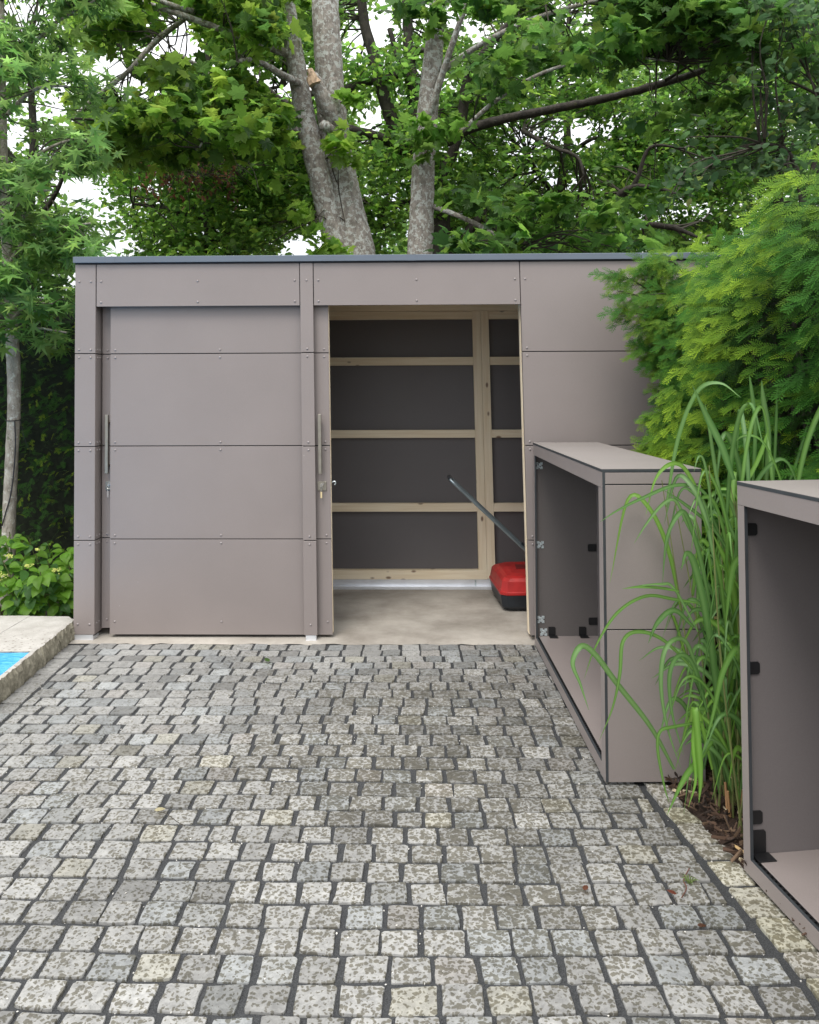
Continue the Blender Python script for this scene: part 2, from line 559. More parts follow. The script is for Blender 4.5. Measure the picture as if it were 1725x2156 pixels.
cV, cF, cC = [], [], []
def sett(poly, zt, tilt, col):
    """poly: outline (k,2) ccw"""
    k = len(poly)
    c = poly.mean(0)
    n0 = sum(len(v) for v in cV)
    d = poly - c
    rings = [(1.0, -0.03), (1.0, zt - 0.005), (0.99, zt - 0.0011), (0.965, zt)]
    vs = []
    for s_, z in rings:
        q = c + d * s_
        zz = z + d @ tilt * s_ if z > -0.02 else np.full(k, z)
        vs.append(np.c_[q, np.broadcast_to(zz, (k,)) + (rng.normal(0, 0.0006, k) if z > -0.02 else 0)])
    vs.append(np.array([[c[0], c[1], zt + 0.0012]]))
    vs = np.vstack(vs)
    cV.append(vs)
    cC.append(np.broadcast_to(col, (len(vs), 3)))
    for r_ in range(3):
        for i in range(k):
            j = (i + 1) % k
            cF.append([n0 + r_ * k + i, n0 + r_ * k + j, n0 + (r_ + 1) * k + j, n0 + (r_ + 1) * k + i])
    for i in range(k):
        cF.append([n0 + 3 * k + i, n0 + 3 * k + (i + 1) % k, n0 + 4 * k])
def quad_outline(q, rad, jit):
    """rounded, slightly crooked outline from 4 corners"""
    out = []
    q = np.array(q, float)
    for i in range(4):
        p, a, b = q[i], q[i - 1], q[(i + 1) % 4]
        ea, eb = (a - p) / np.linalg.norm(a - p), (b - p) / np.linalg.norm(b - p)
        r_ = rad * random.uniform(0.5, 1.9)
        out += [p + ea * r_, p + ea * r_ * 0.3 + eb * r_ * 0.3, p + eb * r_]
        L_ = np.linalg.norm(b - p)
        for t in (0.37, 0.66):
            out.append(p + (b - p) * t)
    out = np.array(out)
    return out + rng.normal(0, jit, out.shape)
def stone_col(warm=0.0):
    g = random.gauss(0.25, 0.036)
    r = random.random()
    if r < 0.05 + warm * 0.6: c = (g * 1.05, g * 1.02, g * 0.90)
    elif r < 0.10: c = (g * 1.04, g * 1.0, g * 0.95)
    elif r < 0.24: c = (g * 0.95, g * 0.98, g * 0.98)
    elif r < 0.30: c = (g * 0.84, g * 0.85, g * 0.83)
    else: c = (g * 1.01, g * 1.0, g * 0.965)
    return np.array(c)
row = 0
yb = 5.184
while yb > -0.9:
    pitch = random.uniform(0.110, 0.116)
    y1, y0 = yb, yb - pitch + 0.0125
    xl, xr = left_edge((y0 + y1) / 2) + 0.125, right_joint((y0 + y1) / 2) - 0.006
    x = xl + 0.006
    first = (0.062, 0.122)[row % 2] + random.gauss(0, 0.011)
    while x < xr - 0.02:
        L_ = first if first else random.gauss(0.119, 0.008)
        first = None
        if xr - (x + L_) < 0.045: L_ = xr - x
        g_ = random.uniform(0.009, 0.019)
        drop = lambda xx: -(xx + 0.5) * SA + 0.007 * math.sin(xx * 2.3 + row * 0.22)
        e = lambda s_: random.gauss(0, s_)
        q = [(x + e(.0022), y0 + drop(x) + e(.003)), (x + L_ - g_ + e(.0022), y0 + drop(x + L_) + e(.003)),
             (x + L_ - g_ + e(.0025), y1 + drop(x + L_) + e(.0025)), (x + e(.0025), y1 + drop(x) + e(.0025))]
        if L_ > 0.035:
            sett(quad_outline(q, 0.0058, 0.0011), GZ + random.gauss(0, 0.0016), np.array([e(.012), e(.012)]), stone_col())
        x += L_
    yb -= pitch
    row += 1
# edging columns left and right
y = 5.2
while y > -0.9:
    L_ = random.uniform(0.11, 0.16)
    a, b = y - L_ + 0.009, y
    q = [(left_edge(a) + 0.008, a), (left_edge(a) + 0.115, a), (left_edge(b) + 0.115, b), (left_edge(b) + 0.008, b)]
    sett(quad_outline(q, 0.008, 0.0015), GZ + random.gauss(0, 0.002), np.array([0, 0.0]), stone_col(0.05) * 0.95)
    y -= L_
y = 4.9
while y > -0.9:
    L_ = random.uniform(0.10, 0.165)
    a, b = y - L_ + 0.011, y
    q = [(right_joint(a) + 0.010, a), (right_edge(a) - 0.004 + random.gauss(0, .006), a + random.gauss(0, .006)),
         (right_edge(b) - 0.004 + random.gauss(0, .006), b), (right_joint(b) + 0.010, b)]
    g = random.gauss(0.34, 0.045)
    sett(quad_outline(q, 0.008, 0.0018), GZ + 0.002 + random.gauss(0, 0.002), np.array([0, 0.0]), np.array((g * 1.05, g * 1.01, g * random.uniform(.78, .94))))
    y -= L_
obj('cobblestone_paving', (np.vstack(cV), cF, np.vstack(cC)), STONE, kind='structure')

# loose white chippings in the joints
def ico_pts(n, place, smin, smax):
    oV = np.array([(1, 0, 0), (-1, 0, 0), (0, 1, 0), (0, -1, 0), (0, 0, 1), (0, 0, -1)], float)
    oF = np.array([(0, 2, 4), (2, 1, 4), (1, 3, 4), (3, 0, 4), (2, 0, 5), (1, 2, 5), (3, 1, 5), (0, 3, 5)])
    V, Fc = [], []
    for i in range(n):
        p = place()
        s = random.uniform(smin, smax)
        A = np.array(Matrix.Rotation(random.random() * 6.28, 3, Vector((random.gauss(0, 1), random.gauss(0, 1), random.gauss(0, 1))).normalized()))
        V.append((oV * (s, s * random.uniform(.6, 1), s * random.uniform(.4, .8))) @ A.T + p)
        Fc.append(oF + 6 * i)
    return np.vstack(V), np.vstack(Fc)
def chip_place():
    y = random.uniform(1.9, 5.0)
    x = random.uniform(left_edge(y), right_edge(y))
    return np.array([x, y, -0.0145 + random.uniform(0, 0.005)])
WHITEC = simple('white_chippings', (0.6, 0.58, 0.54), 0.8)
obj('stone_chippings', ico_pts(1000, chip_place, 0.0015, 0.0042), WHITEC, kind='stuff')

# mulch bed between the cabinets
MULCH, n_, l_, b_ = new_mat('bark_mulch')
nt = MULCH.node_tree
l_.new(ramp(nt, noise(nt, 60, 8, 0.8), 0.3, (0.012, 0.007, 0.005), 0.72, (0.085, 0.048, 0.032)), b_.inputs['Base Color'])
b_.inputs['Roughness'].default_value = 0.95
bump(nt, b_, noise(nt, 50, 8), 1.0, 0.02)
nx, ny = 60, 90
gxs, gys = np.linspace(0, 1, nx), np.linspace(1.2, 5.1, ny)
V = []
for yy in gys:
    for t in gxs:
        xx = right_edge(yy) - 0.006 + t * 1.6
        V.append((xx, yy, -0.022 + 0.03 * min(1, t * 8) + 0.012 * math.sin(xx * 31 + yy * 17) * math.sin(yy * 43 - xx * 11) * min(1, t * 10)))
obj('mulch_bed', (V, [[j * nx + i, j * nx + i + 1, (j + 1) * nx + i + 1, (j + 1) * nx + i] for j in range(ny - 1) for i in range(nx - 1)]), MULCH, kind='structure', smooth=True)
gs, cols = [], []
for i in range(1500):
    y = random.uniform(2.2, 3.6)
    x = right_edge(y) + random.uniform(-0.02, 0.5)
    L_, w_ = random.uniform(0.006, 0.03), random.uniform(0.002, 0.007)
    Vv, Ff = box(-L_, L_, -w_, w_, -0.0015, 0.0015, 0)
    A = Matrix.Rotation(random.random() * 6.28, 3, 'Z') @ Matrix.Rotation(random.gauss(0, 0.45), 3, 'Y') @ Matrix.Rotation(random.gauss(0, .5), 3, 'X')
    c = random.choice([(0.05, 0.028, 0.018), (0.025, 0.015, 0.01), (0.08, 0.045, 0.028), (0.12, 0.075, 0.045)]) if random.random() > .03 else (0.4, 0.33, 0.22)
    gs.append(([tuple(A @ Vector(v) + Vector((x, y, 0.012 + random.uniform(0, 0.012)))) for v in Vv], Ff, np.tile(c, (8, 1))))
CHIPM, n_, l_, b_ = new_mat('bark_chip')
at = n_.new('ShaderNodeAttribute'); at.attribute_name = 'Col'
l_.new(at.outputs['Color'], b_.inputs['Base Color'])
b_.inputs['Roughness'].default_value = 0.9
obj('bark_chips', join(gs), CHIPM, kind='stuff')

# ------------------------------------------------------------------ garden shed
shed = thing('garden_shed', 'taupe flat-roofed garden shed with two sliding doors, the right opening standing open', 'shed', S(1.5, 0.0, 0.0))
ZS = [(0.03, 0.622), (0.628, 1.2195), (1.2255, 1.8165), (1.8225, 2.396)]
rivet_src = None
def rivet_geo(c, axis='w', r=0.0075):
    V, Fc = [], []
    k = 10
    for rr_, h in ((1.0, 0), (0.92, 0.0022), (0.55, 0.0042)):
        for i in range(k):
            a = i * 2 * math.pi / k
            V.append((math.cos(a) * r * rr_, -h, math.sin(a) * r * rr_))
    V.append((0, -0.0048, 0))
    for q in range(2):
        for i in range(k):
            j = (i + 1) % k
            Fc.append([q * k + i, q * k + j, (q + 1) * k + j, (q + 1) * k + i])
    for i in range(k):
        Fc.append([2 * k + i, 2 * k + (i + 1) % k, 3 * k])
    return V, Fc
RIV = mesh_np('rivet', np.array(rivet_geo(0)[0]), rivet_geo(0)[1], RIVET, smooth=True)
def rivet(parent, u, w, z, turn=0.0):
    o = bpy.data.objects.new('rivet', RIV)
    COL.objects.link(o)
    o.parent = parent
    o.location = np.array(S(u, w, z)) - BASE[parent]
    o.rotation_euler = (0, 0, -SA + turn)
    return o

# left corner post: four cladding panels, inner return, backing, foot
obj('backing_board', sbox(0.006, 0.128, 0.009, 0.12, 0.02, 2.39, 0), GAP, shed)
for z0, z1 in ZS:
    p = obj('cladding_panel', sbox(0, 0.1335, 0.0, 0.008, z0, z1), PANEL, shed)
    zs = [z1 - 0.022] if z0 < 1 and z0 < .1 else [z0 + 0.022, z1 - 0.022]
    if z0 < .1: zs = [0.095, z1 - 0.022]
    if z1 > 2.3: zs = [z0 + 0.022, 2.285]
    for zz in zs:
        rivet(p, 0.027, -0.0002, zz); rivet(p, 0.103, -0.0002, zz)
    p2 = obj('cladding_panel', sbox(0.1285, 0.1335, 0.0085, 0.125, z0, z1), PANEL, shed)
    for zz in zs:
        rivet(p2, 0.1337, 0.035, zz, math.pi / 2); rivet(p2, 0.1337, 0.075, zz, math.pi / 2)
obj('post_foot', sbox(0.004, 0.124, 0.003, 0.1, -0.03, 0.029), ALU, shed)
# headers
for u0, u1 in ((0.1395, 1.4596), (1.5525, 2.8796)):
    p = obj('header_panel', sbox(u0, u1, 0.0, 0.008, 2.123, 2.396), PANEL, shed)
    for zz in (2.285, 2.150):
        for uu in (u0 + 0.03, (u0 + u1) / 2, u1 - 0.03):
            rivet(p, uu, -0.0002, zz)
obj('backing_board', sbox(0.134, 2.88, 0.0085, 0.03, 2.127, 2.39, 0), GAP, shed)
# centre post
obj('backing_board', sbox(1.47, 1.542, 0.009, 0.03, 0.03, 2.39, 0), GAP, shed)
for z0, z1 in [(0.03, 0.622)] + ZS[1:]:
    p = obj('cladding_panel', sbox(1.4646, 1.5476, -0.004, 0.0085, z0, z1), PANEL, shed)
    zs = [0.095, z1 - 0.022] if z0 < .1 else ([z0 + 0.022, 2.285] if z1 > 2.3 else [z0 + 0.022, z1 - 0.022])
    for zz in zs: rivet(p, 1.506, -0.0042, zz)
obj('post_foot', sbox(1.474, 1.540, -0.001, 0.03, -0.04, 0.029), ALU, shed)
# right wall
obj('backing_board', sbox(2.893, 4.3, 0.0085, 0.03, 0.02, 2.39, 0), GAP, shed)
for z0, z1 in ZS:
    for u0, u1 in ((2.8846, 4.30),):
        p = obj('cladding_panel', sbox(u0, u1, 0.0, 0.008, z0, z1), PANEL, shed)
        zs = [0.095, z1 - 0.022] if z0 < .1 else ([z0 + 0.022, 2.285] if z1 > 2.3 else [z0 + 0.022, z1 - 0.022])
        for zz in zs:
            for uu in (u0 + 0.03, (u0 + u1) / 2, u1 - 0.03): rivet(p, uu, -0.0002, zz)
    obj('cladding_panel', sbox(2.8846, 2.8926, 0.0085, 0.06, z0, z1), PANEL, shed)
# jamb stud right of the opening
obj('jamb', sbox(2.8812, 2.8842, 0.062, 0.14, 0.02, 2.30), WOOD_V, shed)
obj('jamb', sbox(2.8846, 2.96, 0.062, 0.14, 0.02, 2.30), WOOD_V, shed)
# sliding doors
def slide_door(u0, u1, w, z0, z1, rows, rivet_us, handle_u, label):
    d = obj('sliding_door', sbox(u0 + .003, u1 - .003, w + 0.0085, w + 0.034, z0 + .004, z1, 0), GAP, shed, label=label)
    for a, b in rows:
        p = obj('door_panel', sbox(u0, u1, w, w + 0.008, a, b), PANEL, d)
    BASE[d] = BASE[shed]
    prev = None
    for k, (a, b) in enumerate(rows):
        zs = [0.09 + 0.01, b - 0.022] if k == 0 else ([a + 0.022] if k == len(rows) - 1 else [a + 0.022, b - 0.022])
        for zz in zs:
            for uu in rivet_us: rivet(d, uu, w - 0.0002, zz)
    hz0, hz1 = 1.045, 1.425
    obj('handle', join([sbox(handle_u - 0.011, handle_u + 0.011, w - 0.052, w - 0.034, hz0, hz1, 0.002),
                        sbox(handle_u - 0.006, handle_u + 0.006, w - 0.034, w, hz0 + 0.045, hz0 + 0.057, 0.001),
                        sbox(handle_u - 0.006, handle_u + 0.006, w - 0.034, w, hz1 - 0.057, hz1 - 0.045, 0.001)]), STEEL, d)
    lz = 0.965
    obj('lock_plate', join([sbox(handle_u - 0.022, handle_u + 0.034, w - 0.007, w, lz - 0.03, lz + 0.028, 0.001)]), STEEL, d)
    # euro cylinder + keyhole rose
    cyl = tube([S(handle_u + .004, w - 0.007, lz + 0.004), S(handle_u + .004, w - 0.022, lz + 0.004)], 0.0105, 14)
    obj('lock_cylinder', cyl, CHROME, d, smooth=False)
    return d
slide_door(0.14, 1.46, 0.098, 0.045, 2.16, [(0.045, 0.622), (0.628, 1.2195), (1.2255, 1.8165), (1.8225, 2.16)], (0.175, 0.8), 0.158 + 0.03, 'closed sliding door mostly hidden behind the other door leaf')
DW = 0.048
slide_door(0.2125, 1.638, DW, 0.018, 2.16, [(0.018, 0.622), (0.628, 1.2195), (1.2255, 1.8165), (1.8225, 2.16)], (0.245, 0.93, 1.608), 1.578, 'front sliding door slid left over its neighbour')
obj('door_edge', sbox(1.6385, 1.6408, DW + 0.002, DW + 0.036, 0.03, 2.15), WOOD_V, shed)
hk = tube(smooth_path([S(1.644, DW + .03, 0.985), S(1.662, DW + .03, 0.99), S(1.667, DW + .03, 0.978), S(1.66, DW + .03, 0.968)], 3), 0.004, 6)
obj('latch_hook', hk, ZINC, shed)
# keys hanging in the locks
def key_set(u, w, label, tagcol):
    z = 0.965
    k = thing('key', label, 'key', S(u + .004, w - 0.022, z), 'keys left in the shed door locks')
    head = prism([(0.0, 0.0), (0.008, 0.004), (0.016, 0.012), (0.017, 0.02), (0.009, 0.023), (0.002, 0.016), (-0.004, 0.006)], lambda a, b, t: S(u + .004 + a, t, z + b), w - 0.034, w - 0.0225)
    obj('key_bow', head, CHROME, k)
    ring = tube([S(u + 0.004 + 0.009 * math.cos(a), w - 0.03, z - 0.008 + 0.009 * math.sin(a)) for a in np.linspace(0, 2 * math.pi, 13)], 0.0013, 5)
    obj('key_ring', ring, CHROME, k)
    obj('spare_key', sbox(u - 0.002, u + 0.006, w - 0.031, w - 0.0285, z - 0.034, z - 0.016, 0.001), CHROME, k)
    obj('key_fob', sbox(u - 0.002, u + 0.009, w - 0.033, w - 0.0295, z - 0.075, z - 0.036, 0.001), tagcol, k)
key_set(0.188, 0.098, 'key bunch with grey fob hanging in the recessed lock at the shed left edge', simple('grey_fob', (0.3, 0.28, 0.27), 0.4))
key_set(1.578, DW, 'key with white and gold fob hanging in the lock beside the open doorway', simple('gold_fob', (0.62, 0.5, 0.28), 0.4))
# roof
obj('roof', sbox(0.02, 4.30, 0.0, 1.52, 2.3985, 2.425, 0), TRIM, shed)
edges = [-0.008, 0.255, 2.205, 4.32]
for a, b in zip(edges[:-1], edges[1:]):
    obj('roof_edge', join([sbox(a + .001, b - .001, -0.022, -0.010, 2.404, 2.444, 0.002), sbox(a + .001, b - .001, -0.009, 0.10, 2.4255, 2.444, 0.0)]), TRIM, shed)
for s_ in edges[1:-1]:
    obj('roof_edge_clip', sbox(s_ - 0.045, s_ + 0.012, -0.0235, -0.0225, 2.4045, 2.4435, 0), TRIM, shed)
obj('roof_edge', sbox(0.005, 4.30, -0.009, -0.0005, 2.397, 2.4035, 0), GAP, shed)
# side and back walls, floor, ceiling
obj('side_wall', sbox(0.0, 0.012, 0.126, 1.50, 0.02, 2.397, 0.001), PANEL, shed)
obj('side_wall', sbox(4.288, 4.30, 0.031, 1.50, 0.02, 2.397, 0.001), PANEL, shed)
BW = 1.375                                             # inner face of the back wall studs
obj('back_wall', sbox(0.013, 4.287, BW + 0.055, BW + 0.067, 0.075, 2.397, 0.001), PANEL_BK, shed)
obj('ceiling_board', sbox(0.03, 4.27, 0.14, BW + 0.05, 2.376, 2.396, 0), WOOD_H, shed)
def zat(px, py, w): return P(px, py, w)[1]
def uat(px, py, w): return P(px, py, w)[0]
stu0, stu1, stu2 = uat(1001, 900, BW), uat(1018, 900, BW), uat(1035, 900, BW)
sw_ = 0.066
obj('stud', sbox(stu1 - sw_, stu1 - .0008, BW, BW + 0.054, 0.075, 2.30), WOOD_V, shed)
obj('stud', sbox(stu1 + .0008, stu1 + sw_, BW, BW + 0.054, 0.075, 2.30), WOOD_V, shed)
for uu in (0.1, 0.75, 3.75, 4.2):
    obj('stud', sbox(uu, uu + sw_, BW, BW + 0.054, 0.075, 2.30), WOOD_V, shed)
rz = []
for t, b in ((656.5, 672), (752, 769), (905.5, 922), (1060, 1077.5)):
    rz.append((zat(850, b, BW), zat(850, t, BW)))
for a, b in rz:
    for u0, u1 in ((0.82, stu1 - sw_ - .001), (stu1 + sw_ + .001, 3.748), (0.17, 0.748)):
        obj('rail', sbox(u0, u1, BW + 0.004, BW + 0.054, a, b), WOOD_H, shed)
a, b = zat(850, 1220, BW), zat(850, 1200.5, BW)
obj('rail', sbox(0.02, stu1 - sw_ * 0 , BW - 0.001, BW + 0.056, a, b), WOOD_H, shed)
obj('rail', sbox(stu1 + sw_ + .001, 4.28, BW + 0.002, BW + 0.056, a, b), WOOD_H, shed)
obj('ceiling_beam', sbox(0.02, 4.28, BW - 0.06, BW + 0.054, rz[0][1] + 0.002, rz[0][1] + 0.085), WOOD_H, shed)
for uu in (0.9, 1.75, 2.6, 3.5):
    obj('ceiling_beam', sbox(uu, uu + .06, 0.14, BW - 0.062, 2.28, 2.374), WOOD_V, shed)
obj('front_beam', sbox(0.14, 2.88, 0.05 + 0.09, 0.2, 2.19, 2.30), WOOD_H, shed)
# aluminium base profile at the foot of the back wall
zt = a
obj('base_profile', join([sbox(0.02, 4.28, BW + 0.006, BW + 0.012, 0.0, zt, 0.001), sbox(0.02, 4.28, BW - 0.045, BW - 0.0405, 0.0, 0.022, 0.001), sbox(0.02, 4.28, BW - 0.04, BW + 0.0055, 0.014, 0.019, 0)]), ALU, shed)
obj('base_profile_clip', sbox(stu1 - 0.10, stu1 - 0.088, BW - 0.004, BW + 0.0055, 0.02, zt - 0.002, 0.0005), ZINC, shed)
# concrete slab: setting
nu, nw = 60, 24
V, Fc = [], []
for j in range(nw):
    for i in range(nu):
        u, w = 0.0 + 4.29 * i / (nu - 1), -0.055 + 1.57 * j / (nw - 1)
        if j == 0: w += 0.012 * math.sin(i * 1.7) + 0.008 * math.sin(i * 4.1)
        x_, y_, _ = S(u, w, 1.2)
        V.append((x_, y_, (-0.012 if j == 0 else (-0.004 if j == 1 else 0.0)) + 0.001 * math.sin(i * .9 + j)))
for j in range(nw - 1):
    for i in range(nu - 1):
        Fc.append([j * nu + i, j * nu + i + 1, (j + 1) * nu + i + 1, (j + 1) * nu + i])
obj('concrete_floor', (V, Fc), FLOORM, kind='structure', smooth=True)

# ------------------------------------------------------------------ open cabinets
def cabinet(label, O, ang, length, depth, H, joints, brackets_far_right, silver, lining):
    """O: far front-bottom corner; a runs from the far end towards the camera, d goes to the right, away from the open front"""
    ad = np.array([math.sin(ang), -math.cos(ang)])
    dd_ = np.array([math.cos(ang), math.sin(ang)])
    def T(a, d, z): 
        q = np.array(O) + ad * a + dd_ * d
        return (q[0], q[1], z)
    def tb(a0, a1, d0, d1, z0, z1, bev=0.001):
        V, Fc = box(a0, a1, d0, d1, z0, z1, bev)
        return [T(*v) for v in V], Fc
    c = thing('storage_cabinet', label, 'cabinet', T(length / 2, 0, 0), 'open storage cabinets beside the paving')
    FT = 0.012
    fw, zb = 0.064, 0.0
    # front frame: dark core with taupe skin
    def framed(name, a0, a1, z0, z1):
        f = obj(name, tb(a0, a1, 0.0012, FT, z0, z1, 0), CORE, c)
        obj('laminate_face', tb(a0, a1, 0.0, 0.0011, z0, z1, 0), PANEL, f)
        return f
    framed('frame_rail', 0.0, length, H - 0.012 - fw, H - 0.0125)
    framed('frame_rail', 0.0, length, 0.004, 0.055)
    framed('frame_stile', 0.0, fw * 0.62, 0.0555, joints[-1] - .001 if False else H - 0.0125 - fw - .0008)
    framed('frame_stile', length - fw, length, 0.0555, H - 0.0125 - fw - .0008)
    # end panels with joints
    zj = [0.004] + joints + [H - 0.0125]
    for k, (a, b) in enumerate(zip(zj[:-1], zj[1:])):
        obj('end_panel', tb(length - 0.008, length - 0.0002, FT + .0005, depth, a + (0.0025 if k else 0), b - 0.0025), PANEL, c)
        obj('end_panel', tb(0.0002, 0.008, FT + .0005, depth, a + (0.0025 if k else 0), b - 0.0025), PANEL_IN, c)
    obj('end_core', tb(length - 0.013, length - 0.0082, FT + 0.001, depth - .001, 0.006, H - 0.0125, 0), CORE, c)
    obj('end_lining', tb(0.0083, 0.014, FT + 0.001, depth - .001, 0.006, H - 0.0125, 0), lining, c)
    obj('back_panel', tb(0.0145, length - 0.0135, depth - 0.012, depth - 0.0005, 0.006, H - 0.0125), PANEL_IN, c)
    t = obj('top_panel', tb(-0.0, length, -0.001, depth + 0.002, H - 0.012, H - 0.0015, 0), CORE, c)
    obj('laminate_face', tb(0.0, length, -0.001, depth + 0.002, H - 0.0014, H, 0), PANEL_TOP, t)
    obj('floor_panel', tb(0.0145, length - 0.0135, 0.024, depth - 0.0125, 0.048, 0.058), PANEL, c)
    # perforated black vent strip between front rail and floor
    teeth = [tb(0.02, length - 0.02, FT + .0005, 0.0145, 0.02, 0.054, 0), tb(0.02, length - 0.02, 0.0225, 0.0235, 0.02, 0.056, 0)]
    a = 0.03
    while a < length - 0.04:
        teeth.append(tb(a, a + 0.011, 0.0148, 0.0222, 0.05, 0.0535, 0)); a += 0.022
    obj('vent_strip', join(teeth), BLACK, c)
    fa = 0.0142
    def puzzle(d, z, s=0.0215):
        pts = []
        n_ = 0.35
        base_ = [(-1, -1), (-.22, -1), (-.3, -.68), (.3, -.68), (.22, -1), (1, -1), (1, -.22), (.68, -.3), (.68, .3), (1, .22), (1, 1), (.22, 1), (.3, .68), (-.3, .68), (-.22, 1), (-1, 1), (-1, .22), (-.68, .3), (-.68, -.3), (-1, -.22)]
        g = prism([(x * s, y * s) for x, y in base_], lambda p, q, t: T(t, d + p, z + q), fa, fa + 0.004)
        hp = obj('hinge_plate', g, ZINC, c)
        sc = join([tube([T(fa + .004, d + ox, z + oz), T(fa + .006, d + ox, z + oz)], 0.0035, 8) for ox, oz in ((-.006, .006), (.006, -.006))])
        obj('screw', sc, CHROME, hp)
    for d, z in silver: puzzle(d, z)
    for kind_, d0, d1, z0, z1 in brackets_far_right:
        r_ = 0.006
        poly = [(d0, z0), (d1 - r_, z0), (d1, z0 + r_), (d1, z1 - r_), (d1 - r_, z1), (d0, z1)] if kind_ != 'r' else [(d1, z0), (d1, z1), (d0 + r_, z1), (d0, z1 - r_), (d0, z0 + r_), (d0 + r_, z0)]
        g = prism(poly, lambda p, q, t: T(t, p, q), fa, fa + 0.004)
        b_ = obj('bracket', g, BLACK, c)
        if kind_ == 'l':
            obj('bracket_foot', tb(fa, fa + 0.05, d0 + .002, d1 + 0.01, 0.0582, 0.062, 0.001), BLACK, b_)
    return c
def xd(px, y): return (px - 862.5) / F * y
f_y = 5.12
cab_silver = [(xd(1134, f_y) - 0.772, 1.105), (xd(1136, f_y) - 0.772, 0.600), (xd(1138, f_y) - 0.772, 0.118), (xd(1145, f_y) - 0.770, 0.088 - .005)]
cab_silver = [(0.034, 1.105), (0.036, 0.618), (0.036, 0.125 + .035), (0.052, 0.083)]
br = [('r', 0.33, 0.383, 0.575, 0.62), ('r', 0.33, 0.383, 0.125, 0.17), ('l', 0.082, 0.125, 0.062, 0.115), ('l', 0.27, 0.315, 0.062, 0.115)]
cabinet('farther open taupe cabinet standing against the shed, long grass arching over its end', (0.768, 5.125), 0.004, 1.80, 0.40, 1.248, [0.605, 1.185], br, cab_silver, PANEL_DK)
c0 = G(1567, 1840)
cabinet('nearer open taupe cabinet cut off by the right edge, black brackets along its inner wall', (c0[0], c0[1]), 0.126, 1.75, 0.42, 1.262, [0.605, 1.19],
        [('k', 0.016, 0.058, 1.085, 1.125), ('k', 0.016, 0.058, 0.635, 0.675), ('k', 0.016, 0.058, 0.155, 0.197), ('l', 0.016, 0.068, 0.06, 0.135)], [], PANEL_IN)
# splinter of wood by the nearer cabinet
e0 = G(1548, 1806)
obj('wood_splinter', prism([(0, 0), (0.055, -0.035), (0.06, -0.02), (0.012, 0.012), (0.006, 0.004), (0.003, 0.010)], lambda a, b, t: (e0[0] + a * .6, e0[1] + a * -0.8 + b * .6, t + 0.02 - a * .1), 0.004, 0.012), simple('fresh_wood', (0.62, 0.42, 0.2), 0.8), label='pale yellow splinter of fresh wood on the mulch beside the nearer cabinet', cat='wood splinter', loc=(e0[0], e0[1], 0.0))

# ------------------------------------------------------------------ push sweeper inside the shed
sw0 = G(1057, 1291, 0.0)
swp = thing('push_sweeper', 'red push sweeper with black base and grey tube handle on the shed floor', 'sweeper', (sw0[0] + 0.25, sw0[1] + 0.3, 0))
def Q(a, b, z):                                       # a to the right, b away from the camera
    t = 0.055
    return (sw0[0] + a * math.cos(t) - b * math.sin(t), sw0[1] + a * math.sin(t) + b * math.cos(t), z)
def loft(rings):
    V, Fc = [], []
    k = len(rings[0])
    for r_ in rings: V += [Q(*p) for p in r_]
    for i in range(len(rings) - 1):
        for a in range(k):
            b = (a + 1) % k
            Fc.append([i * k + a, i * k + b, (i + 1) * k + b, (i + 1) * k + a])
    Fc.append(list(range(k))[::-1])
    Fc.append([(len(rings) - 1) * k + a for a in range(k)])
    return V, Fc
def outline(i, z, nose=0.0):
    L_, W_ = 0.60, 0.60
    return [(i + .04, 0 + i, z), (0.20, 0 + i, z), (0.24 - nose, 0.05 + i, z), (0.46, 0.05 + i, z), (W_ - i, 0.09 + i, z), (W_ - i, L_ - i - .06, z), (W_ - i - .06, L_ - i, z), (i + .07, L_ - i, z), (i, L_ - i - .06, z), (i, 0.035 + i, z)]
base_r = [outline(0.035, 0.012), outline(0.012, 0.035), outline(0.0, 0.112), outline(0.002, 0.118)]
obj('base', loft(base_r), BLKP, swp)
hood_r = [outline(0.001, 0.119), outline(-0.006, 0.125), outline(-0.006, 0.14), outline(0.0, 0.146, .0), outline(0.012, 0.215), outline(0.028, 0.235), outline(0.055, 0.247), outline(0.10, 0.253)]
hood = obj('hood', loft(hood_r), REDP, swp)
g = join([prism([(0.15, 0.25), (0.52, 0.25), (0.52, 0.40), (0.17, 0.40)], lambda a, b, t: Q(a, b, t), 0.2535, 0.2575)])
obj('hood_recess', g, REDK, hood)
obj('hood_grip', prism([(0.28, 0.27), (0.50, 0.27), (0.50, 0.33), (0.30, 0.33)], lambda a, b, t: Q(a, b, t), 0.258, 0.272), BLKP, hood)
wc = Q(0.33, 0.02, 0.10)
wh = []
for k in range(28):
    a0 = k * 2 * math.pi / 28
    rr_ = 0.10 if k % 2 else 0.094
    wh.append((rr_ * math.cos(a0), rr_ * math.sin(a0)))
obj('wheel', prism(wh, lambda a, b, t: (wc[0] + t, wc[1] + a, wc[2] + b), -0.03, 0.03), BLKP, swp)
hb = D(1106, 1158, 5.80)
ht = D(949, 1011, 5.74)
mid = hb + (ht - hb) * 0.82
off = np.array([0.0, 0.27, 0.0])
lo = np.array([hb[0] + 0.22, hb[1] + 0.02, 0.24])
hp = smooth_path([lo, hb, mid, ht + [0.012, 0.01, -0.012], ht + [0, 0.05, 0.0], ht + [0, 0.22, 0], ht + off + [0.012, -0.01, -0.012], mid + off, hb + off, lo + off], 8)
h = obj('handle', tube(hp, 0.0115, 10), TUBEM, swp, smooth=True)
obj('handle_grip', tube(smooth_path([ht + [0.004, 0.02, -0.003], ht + [0, 0.06, 0.0], ht + [0, 0.22, 0], ht + off + [0.004, -0.02, -0.003]], 5), 0.0145, 10), BLKP, h, smooth=True)
